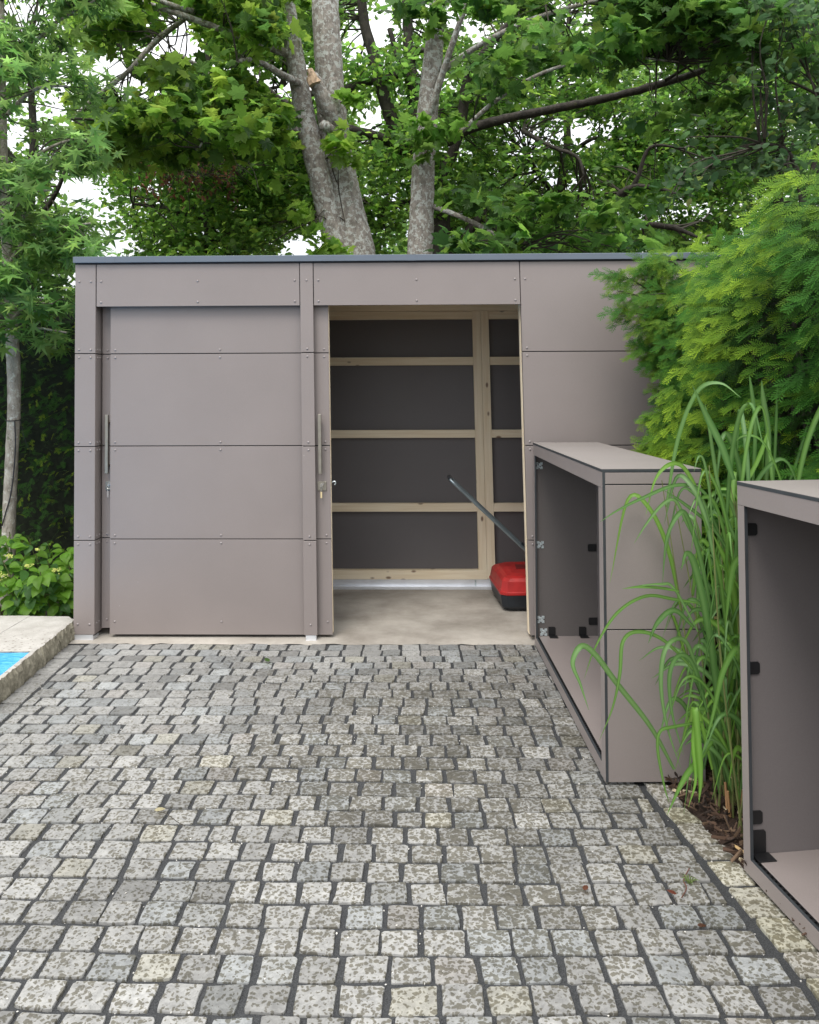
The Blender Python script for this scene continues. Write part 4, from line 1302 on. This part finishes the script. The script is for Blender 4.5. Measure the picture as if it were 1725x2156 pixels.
# dead brown twig bunch inside the left tree: hanging dry leaves
bt = thing('hazel_tree', 'grey-green small tree leaning over the yew hedge at the right edge', 'tree', D(1690, 800, 7.2) * [1, 1, 0])
p, g = limb([(1700, 900), (1695, 600), (1690, 420), (1660, 320), (1600, 300)], 7.2, [9, 8, 7, 5, 3], 6, 8, .04)
obj('trunk', g, BARK_DK, bt, smooth=True)
p2, g2 = limb([(1690, 430), (1720, 330), (1760, 250)], 7.2, [6, 5, 3], 6, 8, .04)
obj('limb', g2, BARK_DK, bt, smooth=True)
cl = clumps(46, [(1440, 1800, 270, 375, 1.0), (1590, 1800, -60, 270, .5), (1370, 1480, 320, 420, .5)], (6.6, 7.6), (0.16, 0.3))
pl, ix = spread(cl, 34, 0.5)
obj('crown', leaf_mesh(pl, SIMPLE, rng.uniform(0.07, 0.11, len(pl)), palette(len(pl), [(0.045, 0.095, 0.04), (0.06, 0.12, 0.045), (0.035, 0.08, 0.03), (0.12, 0.17, 0.04)], [3, 2, 2, .4])), LEAF, bt)
obj('twigs', twigs_to(cl, np.vstack([p, p2]), 0.012, .003), TWIG, bt)
gs = []
for i in range(240):
    s = D(random.uniform(330, 520), random.uniform(285, 370), random.uniform(10.3, 10.9))
    e = s + rng.normal(0, .18, 3) + [0.12, 0, -0.02]
    gs.append(tube(smooth_path([s, (s + e) / 2 + rng.normal(0, .03, 3), e], 2), 0.005, 3, cap=False))
pl = np.array([D(random.uniform(290, 500), random.gauss(370, 24), random.uniform(10.2, 10.8)) for _ in range(260)])
oak_dead = thing('dead_branch', 'tangle of dead brown twigs with withered leaves hanging left of the forked maple', 'dead branch', D(420, 340, 10.6))
obj('twigs', join(gs), TWIG, oak_dead)
obj('withered_leaves', leaf_mesh(pl, SIMPLE, rng.uniform(0.05, 0.09, len(pl)), palette(len(pl), [(0.09, 0.045, 0.02), (0.06, 0.03, 0.018), (0.16, 0.08, 0.04)], [2, 2, 1]), 0.2, 0.9), LEAF, oak_dead)

# ------------------------------------------------------------------ sweetgum at the left
sgd = 6.15
T3 = thing('sweetgum_tree', 'young sweetgum with star-shaped leaves and pale trunk at the left edge', 'tree', D(30, 1200, sgd) * [1, 1, 0])
p, g = limb([(14, 1290), (19, 1100), (23, 1000), (28, 900), (30, 830), (27, 740), (22, 640), (14, 500), (8, 380), (4, 200), (0, -150)], sgd, [14, 13.5, 13, 13, 13.5, 13.5, 12, 11, 10, 9, 6], 7, 14, 0.03)
obj('trunk', g, BARK_SG, T3, smooth=True)
sk = [p]
for pts, rs in [([(20, 680), (60, 640), (110, 640)], [4, 3, 2]), ([(16, 560), (60, 500), (120, 480), (190, 470)], [5, 4, 3, 2]), ([(14, 480), (50, 410), (110, 400)], [5, 4, 2]),
                ([(8, 400), (60, 340), (130, 300), (200, 290)], [5, 4, 3, 2]), ([(6, 250), (70, 190), (140, 180)], [5, 4, 2]), ([(4, 150), (70, 90), (130, 40), (200, 0)], [5, 4, 3, 2]), ([(20, 700), (70, 690), (140, 700)], [4, 3, 2]), ([(20, 650), (-60, 600), (-120, 590)], [4, 3, 2])]:
    p, g = limb(pts, list(np.linspace(sgd, sgd - 0.35, len(pts))), rs, 5, 7, .03)
    obj('limb', g, BARK_SG, T3, smooth=True); sk.append(p)
sk = np.vstack(sk)
regs = [(-30, 70, 350, 720, 1.2), (100, 215, 280, 345, 2.2), (100, 205, 455, 535, 2.2), (-160, 205, 270, 365, 1.0), (-160, 200, 440, 545, 1.0), (-160, 150, 545, 745, 1.2), (30, 215, -60, 235, 1.0), (-160, 60, -160, 300, .8), (-160, 60, 360, 450, .6), (-40, 230, -200, -20, .7)]
cl = clumps(200, regs, (5.65, 6.6), (0.10, 0.2), 0.2)
pl, ix = spread(cl, 17, 0.6)
tone = rng.normal(1, 0.15, len(cl))[ix][:, None]
obj('crown', leaf_mesh(pl, STAR, rng.uniform(0.105, 0.185, len(pl)), palette(len(pl), [(0.125, 0.24, 0.06), (0.09, 0.18, 0.05), (0.06, 0.13, 0.04), (0.15, 0.27, 0.065)], [3, 3, 2, 1.5]) * tone, 1.0, 0.55), LEAF, T3)
obj('twigs', twigs_to(cl, sk, 0.008, .0022), TWIG, T3)
SEEDM = simple('seed_ball', (0.02, 0.022, 0.012), .9)
for _ in range(26):
    q0 = D(random.uniform(60, 150), random.uniform(60, 290), random.uniform(5.8, 6.3))
    obj('seed_ball', ico_pts(1, lambda: q0, 0.011, 0.016), SEEDM, T3)
# black cable tied round the trunk
cb = []
for (x, y) in [(38, 885), (40, 930), (37, 985), (30, 1040), (20, 1075), (12, 1105)]:
    q = D(x, y, sgd); q[1] = sgd - 0.055; cb.append(q)
loop = [D(28, 884, sgd) + [0.052 * math.cos(a), 0.052 * math.sin(a), 0.006 * math.sin(a)] for a in np.linspace(0, 2 * math.pi, 17)]
q = D(70, 945, sgd)
obj('cable', join([tube(smooth_path(cb, 5), 0.0045, 6), tube(loop, 0.0035, 6), tube(smooth_path([loop[0], D(48, 910, sgd), D(56, 935, sgd), D(63, 948, sgd)], 4), 0.002, 5)]), simple('black_rubber', (0.012, 0.012, 0.016), 0.5), label='black cable tied round the pale sweetgum trunk and hanging down it', cat='cable', loc=D(28, 884, sgd), smooth=True)

# ------------------------------------------------------------------ yew hedges
def frond(L_, nl, laterals, seed):
    """flat feathery yew spray: one leading shoot with side shoots in the same plane"""
    r_ = random.Random(seed)
    V, Fc, tp = [], [], []
    step = 0.0078
    def shoot(p0, d, length, base_t):
        d = np.array(d, float) / np.linalg.norm(d)
        side = np.cross([0, 0, 1], d); side /= np.linalg.norm(side)
        n_ = max(4, int(length / step))
        for i in range(n_):
            t = (i + .5) / n_
            p = p0 + d * length * t + np.array([0, 0, -0.25 * length * t * t])
            ln = nl * min(1, 0.6 + 1.6 * t) * (1 - .45 * t ** 3) * r_.uniform(.9, 1.1)
            for s_ in (-1, 1):
                v = unit(side * s_ + d * (0.45 + .75 * t ** 2) + np.array([0, 0, r_.uniform(-.02, .16)]))
                wv_ = d * 0.0034
                k = len(V)
                V.extend([p - wv_, p + v * ln * .7 - wv_ * .9, p + v * ln, p + v * ln * .6 + wv_])
                tt = base_t + (1 - base_t) * t
                tp.extend([tt * .8, tt, tt, tt])
                Fc.append((k, k + 1, k + 2, k + 3))
        k = len(V)
        e = p0 + d * length + np.array([0, 0, -0.25 * length])
        m_ = p0 + d * length * .5 + np.array([0, 0, -0.0625 * length])
        V.extend([p0 - side * .0016, p0 + side * .0016, m_ + side * .0013, m_ - side * .0013, e + side * .0008, e - side * .0008]); tp.extend([base_t] * 4 + [1] * 2)
        Fc.extend([(k, k + 1, k + 2, k + 3), (k + 3, k + 2, k + 4, k + 5)])
    shoot(np.zeros(3), (0, 1, 0), L_, 0.2)
    for i in range(laterals):
        t = 0.15 + 0.55 * i / max(1, laterals - 1)
        s_ = 1 if i % 2 else -1
        shoot(np.array([0, L_ * t, -0.25 * L_ * t * t]), (s_ * r_.uniform(.7, .95), 0.85, r_.uniform(-.1, .1)), L_ * r_.uniform(.4, .55) * (1 - .45 * t), 0.4)
    return np.array(V), np.array(Fc), np.array(tp)
FR = [frond(0.105, 0.021, 2, 1), frond(0.13, 0.022, 3, 2), frond(0.085, 0.020, 1, 3)]
def fronds(pos, nrm, dirn, size, c0, c1):
    parts = []
    n = len(pos)
    which = rng.integers(0, len(FR), n)
    for k, (tv, tf, tp) in enumerate(FR):
        m = which == k
        if not m.any(): continue
        V, Fc = inst(tv, tf, frames(nrm[m], dirn[m]), pos[m], size[m])
        C = c0[m][:, None, :] * (1 - tp[None, :, None]) + c1[m][:, None, :] * tp[None, :, None]
        parts.append((V, Fc, C.reshape(-1, 3)))
    return cat(parts)
# right hedge: runs along the back of the cabinets, rounded top and a ragged near-shed end
HX0, HTOP, HR = 1.49, 2.34, 0.33
def hedge_surface(n):
    """points on face x=HX, rounded shoulder, top; outward normals"""
    P_, N_ = [], []
    while len(P_) < n:
        y = random.uniform(2.2, 5.05)
        s = random.uniform(0, 2.75)
        HX = HX0 + max(0, 3.0 - y) * 0.24
        bulge = 0.10 * math.sin(y * 3.1 + s * 2.2) + 0.06 * math.sin(y * 7.3 - s * 5.1) + 0.04 * math.sin(y * 13 + s * 11)
        endr = max(0, (y - 4.75) / 0.3)
        if s < 1.45:
            z = 0.62 + s; p = (HX - 0.03 - bulge, y, z); nn = (-1, 0, 0.12)
        elif s < 2.0:
            a = (s - 1.45) / 0.55 * math.pi / 2
            p = (HX + HR - math.cos(a) * (HR + 0.03 + bulge), y, HTOP - HR + math.sin(a) * (HR + bulge)); nn = (-math.cos(a), 0, math.sin(a))
        else:
            p = (HX + HR + (s - 2.0), y, HTOP + bulge); nn = (0, 0, 1)
        P_.append(p); N_.append(nn)
    return np.array(P_), np.array(N_)
yew = thing('yew_hedge', 'tall rounded yew hedge with bright yellow-green tips behind the cabinets at right', 'hedge', (1.95, 3.6, 0))
pp, nn = hedge_surface(4300)
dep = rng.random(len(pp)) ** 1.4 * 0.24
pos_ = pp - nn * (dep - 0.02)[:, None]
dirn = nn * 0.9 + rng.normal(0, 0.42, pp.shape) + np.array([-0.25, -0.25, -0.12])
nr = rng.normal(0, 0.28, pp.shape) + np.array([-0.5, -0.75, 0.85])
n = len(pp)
mixv = np.clip(rng.normal(0.38, 0.34, (n, 1)) + 0.35 * np.sin(pp[:, 1:2] * 4 + pp[:, 2:3] * 3) - 2.2 * dep[:, None] - 0.25 * np.clip((pp[:, 1:2] - 4.0), 0, 1), 0, 1)  # deeper sprays get darker: shade between the shoots put into the colour
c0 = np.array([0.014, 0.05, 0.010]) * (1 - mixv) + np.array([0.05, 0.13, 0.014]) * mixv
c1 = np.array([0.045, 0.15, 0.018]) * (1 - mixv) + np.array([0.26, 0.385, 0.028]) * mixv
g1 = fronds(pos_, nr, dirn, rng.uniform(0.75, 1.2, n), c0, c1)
# boughs reaching out over the shed front
boughs, bp, bd, btw = [], [], [], []
for (x, y, d_), (x1, y1, d1) in [((1400, 640, 4.9), (1285, 572, 4.75)), ((1400, 660, 4.9), (1300, 612, 4.7)), ((1430, 700, 4.8), (1310, 655, 4.7)), ((1420, 730, 4.85), (1345, 690, 4.7)), ((1430, 770, 4.8), (1340, 735, 4.7)),
                                 ((1430, 800, 4.8), (1385, 762, 4.7)), ((1400, 600, 4.9), (1345, 565, 4.8)), ((1440, 900, 4.8), (1385, 880, 4.7)), ((1440, 960, 4.8), (1360, 945, 4.65)), ((1450, 980, 4.75), (1395, 975, 4.65)), ((1420, 570, 4.9), (1370, 545, 4.8)),
                                 ((1440, 1000, 4.7), (1400, 1010, 4.6)), ((1450, 860, 4.8), (1400, 835, 4.7)), ((1440, 640, 4.8), (1370, 620, 4.6)), ((1450, 720, 4.7), (1390, 690, 4.55)), ((1440, 575, 4.8), (1395, 550, 4.7))]:
    a, b = D(x, y, d_), D(x1, y1, d1)
    m_ = (a + b) / 2 + [0, 0, 0.03]
    sp2 = smooth_path([a, m_, b], 8)
    boughs.append(tube(sp2, np.linspace(0.006, 0.002, len(sp2)), 5, cap=False))
    for k in range(44):
        t = random.uniform(0.0, 1.0)
        q = sp2[int(t * (len(sp2) - 1))] + rng.normal(0, 0.022 + .03 * (1 - t), 3)
        bp.append(q); bd.append((b - a) / np.linalg.norm(b - a) + rng.normal(0, .38, 3) + [0, 0, -.3])
bp, bd = np.array(bp), np.array(bd)
n = len(bp)
mv = np.clip(rng.normal(0.32, 0.3, (n, 1)) + (bp[:, 2:3] < 1.3) * .35, 0, 1)
g2 = fronds(bp, rng.normal(0, .35, (n, 3)) + [-.1, -.8, .8], bd, rng.uniform(0.7, 1.15, n), np.array([0.022, 0.065, 0.014]) * (1 - mv) + np.array([0.06, .14, .02]) * mv, np.array([0.05, 0.17, 0.025]) * (1 - mv) + np.array([0.24, .32, .03]) * mv)
# inner sprays, with shade put into their dark colour
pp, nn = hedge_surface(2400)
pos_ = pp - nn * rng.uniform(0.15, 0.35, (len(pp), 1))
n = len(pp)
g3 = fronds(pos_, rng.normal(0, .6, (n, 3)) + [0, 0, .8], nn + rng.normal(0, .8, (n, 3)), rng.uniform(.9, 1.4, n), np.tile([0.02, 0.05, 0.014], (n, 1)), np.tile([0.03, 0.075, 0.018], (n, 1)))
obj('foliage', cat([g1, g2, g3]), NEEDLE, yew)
for g_ in boughs: obj('bough', g_, TWIG, yew)
# solid dark core added to block light through the hedge, then stems
HX = HX0
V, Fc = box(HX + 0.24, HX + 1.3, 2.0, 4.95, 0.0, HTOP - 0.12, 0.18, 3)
obj('dark_core', (V, Fc), simple('hedge_core_dark', (0.012, 0.016, 0.008), 1.0, 0, 0.6, 25, 1.0, 40), yew)
st_ = []
for i in range(60):
    y = random.uniform(2.9, 5.0)
    q = [np.array([HX + random.uniform(.15, .25), y, 0]), np.array([HX + random.uniform(.12, .25), y + random.gauss(0, .08), .8]), np.array([HX + random.uniform(.1, .25), y + random.gauss(0, .15), 1.9])]
    st_.append(tube(smooth_path(q, 4), np.linspace(.016, .005, 9), 5, cap=False))
obj('stems', join(st_), TWIG, yew)

# left dark hedge
hl = thing('yew_hedge', 'dark shaded yew hedge with small lime tips behind the sweetgum trunk at left', 'hedge', (-3.6, 6.9, 0))
n = 3200
px_ = rng.uniform(-5.2, -2.0, n); pz = rng.uniform(0.1, 2.45, n)
pos_ = np.c_[px_, 6.62 + 0.06 * np.sin(px_ * 5 + pz * 4) + rng.random(n) ** 1.5 * 0.2, pz]
tip = (rng.random((n, 1)) < 0.3).astype(float)
c0 = np.tile([0.03, 0.08, 0.02], (n, 1))
c1 = np.array([0.05, 0.135, 0.025]) * (1 - tip) + np.array([0.3, 0.42, 0.03]) * tip
g1 = fronds(pos_, rng.normal(0, .5, (n, 3)) + [0, -.4, 1], rng.normal(0, .5, (n, 3)) + [0, -1, -.3], rng.uniform(.6, 1.05, n) * (1 - .35 * tip[:, 0]), c0, c1)
obj('foliage', g1, NEEDLE, hl)
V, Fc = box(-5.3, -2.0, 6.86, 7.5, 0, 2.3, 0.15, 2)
obj('dark_core', (V, Fc), bpy.data.materials['hedge_core_dark'], hl)  # added solid dark core, blocks light through the left hedge

# ------------------------------------------------------------------ hydrangea
hy = thing('hydrangea', 'leafy hydrangea with small yellow-green flower heads behind the pale stone slab', 'shrub', (-2.75, 5.75, 0))
heads, stems = [], []
spots = [(30, 1215, 5.55), (52, 1188, 5.6), (75, 1165, 5.75), (12, 1140, 5.7), (100, 1180, 5.7), (118, 1200, 5.6), (70, 1230, 5.55), (35, 1260, 5.5), (95, 1250, 5.55), (130, 1240, 5.65), (5, 1180, 5.6), (-30, 1150, 5.6), (-40, 1220, 5.5), (60, 1130, 5.8), (135, 1155, 5.85), (145, 1190, 5.75), (20, 1120, 5.8), (100, 1140, 5.9), (-60, 1120, 5.7), (120, 1275, 5.6), (60, 1275, 5.52), (10, 1230, 5.5), (85, 1205, 5.5)]
LP, LN, LD, LS, LC = [], [], [], [], []
for x, y, d_ in spots:
    tip = D(x, y, d_)
    ft = np.array([tip[0] * .98 + random.gauss(0, .05), d_ + 0.12 + random.random() * .1, 0.0])
    sp2 = smooth_path([ft, (ft + tip) / 2 + rng.normal(0, .03, 3), tip], 5)
    stems.append(tube(sp2, np.linspace(.006, .003, len(sp2)), 5, cap=False))
    for k in range(23):
        t = 1 - 0.75 * random.random() ** 1.5
        q = sp2[int(t * (len(sp2) - 1))]
        a = random.random() * 6.28
        o = np.array([math.cos(a), math.sin(a), 0])
        LP.append(q + o * 0.025 + [0, 0, .01]); LD.append(o + [0, -.25, random.uniform(-.5, .15)])
        LN.append(o * .25 + rng.normal(0, .25, 3) + [0, -.55, 1]); LS.append(random.uniform(.055, .105))
        dk = random.random() < .35
        LC.append(np.array((0.06, 0.145, 0.035) if dk else (0.14, 0.28, 0.035)) * random.uniform(.8, 1.2))
LP, LN, LD = map(np.array, (LP, LN, LD))
V, Fc = inst(OVATE[0], OVATE[1], frames(LN, LD), LP, np.array(LS))
obj('foliage', (V, Fc, np.repeat(np.array(LC), len(OVATE[0]), axis=0)), LEAF, hy, smooth=True)
obj('stems', join(stems), simple('green_stem', (0.09, 0.1, 0.03), .7), hy)
FLM = simple('flower_head', (0.52, 0.55, 0.14), .7, 0, .2, 90)
for x, y, d_, s in [(20, 1170, 5.5, .026), (58, 1192, 5.5, .022), (4, 1212, 5.42, .032), (118, 1200, 5.5, .026), (78, 1157, 5.6, .014)]:
    c = D(x, y, d_)
    obj('flower_head', ico_pts(34, lambda: c + rng.normal(0, 1, 3) * [s * .55, s * .5, s * .3], .004, .0075), FLM, hy)

# ------------------------------------------------------------------ ornamental grass
gr = thing('ornamental_grass', 'tall arching reed grass growing from the mulch between the two cabinets', 'grass clump', (1.22, 3.05, 0))
def ribbon(pts, w, col, mid, face=(0.2, -1, 0.35), fold=0.25):
    p = smooth_path(pts, 6)
    bad = (p[:, 1] < 2.78) & (p[:, 0] > 1.04)            # keep clear of the nearer cabinet
    p[bad, 1] = 2.78
    n_ = len(p)
    T_ = unit(np.gradient(p, axis=0))
    f_ = np.array(face, float)
    W_ = unit(np.cross(T_, f_))
    N_ = unit(np.cross(W_, T_))
    s = np.linspace(0, 1, n_)
    prof = np.minimum(1, 0.55 + s * 2.2) * np.clip((1 - s) * 2.6, 0.02, 1) ** 0.8
    V, C = [], []
    for i in range(n_):
        ww = w * prof[i] / 2
        for a, up_ in ((-1, 1), (-.16, .1), (.16, .1), (1, 1)):
            V.append(p[i] + W_[i] * ww * a + N_[i] * ww * fold * up_)
        C += [col, mid, mid, col]
    Fc = [(i * 4 + j, i * 4 + j + 1, i * 4 + j + 5, i * 4 + j + 4) for i in range(n_ - 1) for j in range(3)]
    return np.array(V), np.array(Fc), np.array(C)
GC = [(0.065, 0.165, 0.024), (0.095, 0.22, 0.024), (0.05, 0.135, 0.03), (0.075, 0.17, 0.045)]
def gcol():
    c = np.array(random.choice(GC)) * random.uniform(.85, 1.15)
    return c, c * 1.25 + np.array([.05, .06, .03])
rb = []
# blades read from the photograph: (x, y) readings with distances
BL = [([(1545, 1010), (1520, 940), (1490, 880), (1458, 810)], (3.0, 3.0, 3.0, 2.95), .034),
      ([(1560, 1160), (1530, 1090), (1510, 1010), (1492, 890), (1485, 850)], (3.05,) * 5, .020),
      ([(1500, 1130), (1470, 1040), (1440, 985), (1410, 978), (1380, 1010), (1360, 1085)], (3.1, 3.1, 3.05, 3, 2.98, 2.97), .022),
      ([(1545, 1130), (1500, 1060), (1470, 1028), (1420, 1022), (1350, 1050), (1300, 1075), (1262, 1100)], (3.1, 3.1, 3.05, 3, 2.95, 2.9, 2.85), .018),
      ([(1490, 1170), (1450, 1110), (1423, 1055), (1395, 1062), (1360, 1105), (1335, 1145)], (3.05, 3, 2.97, 2.95, 2.9, 2.88), .018),
      ([(1545, 1180), (1500, 1110), (1440, 1060), (1395, 1030)], (3.05, 3.0, 2.98, 2.95), .018),
      ([(1505, 1330), (1480, 1200), (1455, 1110), (1435, 1078), (1405, 1130), (1395, 1230)], (3.05, 3, 2.97, 2.93, 2.9, 2.9), .026),
      ([(1520, 1600), (1505, 1420), (1485, 1290), (1462, 1190), (1445, 1165), (1435, 1200)], (3.1, 3.02, 2.97, 2.93, 2.9, 2.88), .040),
      ([(1470, 1270), (1420, 1262), (1360, 1255), (1300, 1290), (1255, 1360), (1230, 1430)], (3.0, 2.97, 2.93, 2.88, 2.84, 2.82), .016),
      ([(1420, 1620), (1370, 1530), (1300, 1440), (1255, 1380), (1225, 1360), (1206, 1395), (1222, 1440), (1240, 1495)], (3.0, 2.92, 2.84, 2.78, 2.75, 2.73, 2.72, 2.71), .026),
      ([(1470, 1420), (1400, 1350), (1345, 1330), (1312, 1350), (1305, 1420), (1290, 1490), (1262, 1560)], (3, 2.92, 2.87, 2.83, 2.81, 2.8, 2.79), .018),
      ([(1480, 1450), (1450, 1360), (1425, 1345), (1400, 1370), (1392, 1440), (1405, 1530), (1435, 1620)], (3, 2.95, 2.9, 2.87, 2.85, 2.84, 2.83), .022),
      ([(1490, 1500), (1460, 1400), (1430, 1380), (1410, 1420), (1415, 1500), (1440, 1590)], (3, 2.94, 2.9, 2.87, 2.86, 2.85), .022),
      ([(1545, 1430), (1555, 1375), (1545, 1370), (1520, 1420), (1500, 1510), (1478, 1590)], (2.95, 2.88, 2.85, 2.83, 2.82, 2.81), .028),
      ([(1560, 1260), (1562, 1180), (1545, 1190), (1535, 1250), (1527, 1330)], (2.92, 2.85, 2.83, 2.82, 2.82), .030),
      ([(1520, 1400), (1560, 1300), (1575, 1230)], (3.1, 3.1, 3.1), .02),
      ([(1470, 1330), (1420, 1240), (1390, 1230), (1330, 1235)], (3, 2.95, 2.92, 2.9), .014),
      ([(1430, 1245), (1390, 1238), (1345, 1236), (1310, 1240)], (2.95, 2.93, 2.9, 2.88), .014),
      ([(1460, 1320), (1420, 1285), (1385, 1310), (1365, 1355)], (3, 2.93, 2.9, 2.88), .026),
      ([(1500, 1620), (1470, 1500), (1460, 1560), (1465, 1640), (1450, 1700)], (3.0, 2.93, 2.86, 2.84, 2.83), .022),
      ([(1455, 1520), (1462, 1490), (1470, 1560), (1475, 1640), (1472, 1690)], (2.93, 2.86, 2.84, 2.83, 2.82), .030),
      ([(1500, 1560), (1470, 1600), (1440, 1640), (1405, 1715)], (3.0, 2.9, 2.82, 2.78), .030),
      ([(1480, 1520), (1420, 1530), (1390, 1540), (1385, 1580), (1400, 1660), (1410, 1690)], (2.95, 2.85, 2.82, 2.81, 2.8, 2.8), .016),
      ([(1585, 1030), (1590, 900), (1582, 820), (1578, 790)], (3.2,) * 4, .024),
      ([(1612, 1030), (1618, 920), (1607, 840), (1604, 800)], (3.2,) * 4, .030),
      ([(1628, 1030), (1634, 900), (1637, 810)], (3.2,) * 3, .018),
      ([(1570, 1020), (1600, 960), (1620, 900)], (3.15,) * 3, .022),
      ([(1660, 1020), (1675, 980), (1690, 930), (1705, 880)], (3.2,) * 4, .016),
      ([(1530, 1330), (1515, 1210), (1490, 1120), (1475, 1070)], (3.0, 2.97, 2.95, 2.93), .022),
      ([(1555, 1380), (1540, 1220), (1500, 1120)], (3.05, 3.0, 2.97), .034)]
for pts, deps, w in BL:
    c, m_ = gcol()
    rb.append(ribbon([D(x, y, d_) for (x, y), d_ in zip(pts, deps)], w * .72, c, m_, (random.uniform(-.3, .3), -1, random.uniform(.1, .5))))
stalks = []
for i in range(60):
    bx_, by_ = 1.24 + random.gauss(0, 0.09), 3.10 + random.gauss(0, 0.09)
    bx_ = min(max(bx_, 1.14), 1.5)
    if by_ > 3.28: by_ = 3.28 - random.random() * .1
    hgt = random.uniform(0.45, 1.3)
    lean = np.array([random.gauss(-0.02, 0.09), random.gauss(-0.02, 0.06)])
    tp_ = np.array([bx_ + lean[0] * hgt, by_ + lean[1] * hgt, hgt])
    b0_ = np.array([bx_, by_, 0.0])
    sp2 = smooth_path([b0_, (b0_ + tp_) / 2 + rng.normal(0, .01, 3), tp_], 6)
    if i < 42: stalks.append(tube(sp2, np.linspace(.0042, .0018, len(sp2)), 5, cap=False))
    for k in range(random.randint(3, 6)):
        t = random.uniform(0.08, 0.98)
        q = sp2[int(t * (len(sp2) - 1))]
        a = random.uniform(0, 6.28)
        o = np.array([math.cos(a), math.sin(a) * .7, 0])
        if o[0] < 0 and q[2] > .3: o *= .75
        L_ = random.uniform(.2, .55)
        c, m_ = gcol()
        c = c * random.uniform(.7, 1.1)
        if random.random() < .012: c = np.array([.3, .24, .1]); m_ = c
        rise = random.uniform(.5, 1.3)
        drp = random.uniform(-.25, .5)
        rb.append(ribbon([q, q + o * L_ * .12 + [0, 0, L_ * rise * .45], q + o * L_ * .3 + [0, 0, L_ * rise * .75], q + o * L_ * .5 + [0, 0, L_ * (rise * .8)], q + o * L_ * .68 + [0, 0, L_ * (rise * .8 - .12 - max(0, .3 - drp))]], random.uniform(.009, .021), c, m_, (random.uniform(-.5, .5), -1, .4)))
obj('blades', cat(rb), BLADE, gr, smooth=True)
obj('stalks', join(stalks), simple('reed_stalk', (0.13, 0.15, 0.045), .6, 0, .4, 6), gr)
old = []
for i in range(7):
    b0_ = np.array([1.2 + random.gauss(0, .06), 3.08 + random.gauss(0, .07), 0])
    old.append(tube([b0_, b0_ + [random.gauss(0, .01), random.gauss(0, .01), random.uniform(.06, .2)]], 0.005, 6))
obj('cut_stalks', join(old), simple('dry_reed', (0.36, 0.2, 0.09), .7), gr)

# ------------------------------------------------------------------ small fallen things on the paving
def flat_leaf(name, label, px, py, size, col, rot, tmpl=SIMPLE, cat_='leaf', group='fallen leaves on the cobbles'):
    c = G(px, py); c[2] = -0.003
    a = rot
    Rm = frames(np.array([[0.12, -0.1, 1.0]]), np.array([[math.cos(a), math.sin(a), 0.0]]))
    V, Fc = inst(tmpl[0], tmpl[1], Rm, c[None], np.array([size]))
    V[:, 2] += 0.012 - min(0, 0)
    obj(name, (V, Fc, np.tile(col, (len(V), 1))), LEAF, label=label, cat=cat_, group=group, loc=c)
flat_leaf('fallen_leaf', 'curled pale yellow leaf lying on the cobbles at left', 326, 1716, 0.04, (0.46, 0.42, 0.26), 0.5)
flat_leaf('fallen_leaf', 'small green leaf on the first cobbles below the centre post', 565, 1399, 0.055, (0.06, 0.12, 0.03), 2.0)
flat_leaf('fallen_leaf', 'brown shrivelled leaf on the cobbles right of centre, by the reed grass', 1230, 1886, 0.03, (0.13, 0.055, 0.03), 1.0)
flat_leaf('fallen_leaf', 'reddish brown leaf near the yellowish edge stones at right', 1425, 1895, 0.03, (0.15, 0.05, 0.03), 2.6)
flat_leaf('fallen_leaf', 'dark brown leaf scrap lying lowest of the scraps at right', 1470, 1962, 0.028, (0.1, 0.05, 0.03), 0.2)
tw = [np.array([*G(x, y)[:2], 0.004]) for x, y in [(330, 1716), (350, 1722), (372, 1738), (390, 1748)]]
obj('twig', tube(smooth_path(tw, 4), 0.0014, 5), TWIG, label='thin dry twig trailing from the pale yellow leaf on the cobbles', cat='twig', loc=tw[0])
tw = [np.array([*G(x, y)[:2], 0.004]) for x, y in [(1452, 1838), (1440, 1862), (1446, 1880), (1436, 1900)]]
obj('twig', tube(smooth_path(tw, 4), 0.002, 5), simple('red_twig', (0.12, 0.05, 0.035), .8), label='reddish crooked twig on the cobbles beside the yellowish edge stones', cat='twig', loc=tw[0])

# small weed growing from a joint
wq = G(1452, 1862)
wb = []
for k in range(9):
    a = k * 0.72 + random.uniform(-.2, .2)
    o = np.array([math.cos(a), math.sin(a), 0]) * random.uniform(.018, .034)
    b0_ = np.array([wq[0], wq[1], -0.012])
    wb.append(ribbon([b0_, b0_ + o * .5 + [0, 0, .02], b0_ + o + [0, 0, random.uniform(.008, .022)]], .004, np.array([.10, .15, .04]), np.array([.13, .18, .06])))
obj('weed', cat(wb), BLADE, label='tiny green weed sprouting from a joint near the yellowish edge stones', cat='weed', loc=(wq[0], wq[1], -0.01))
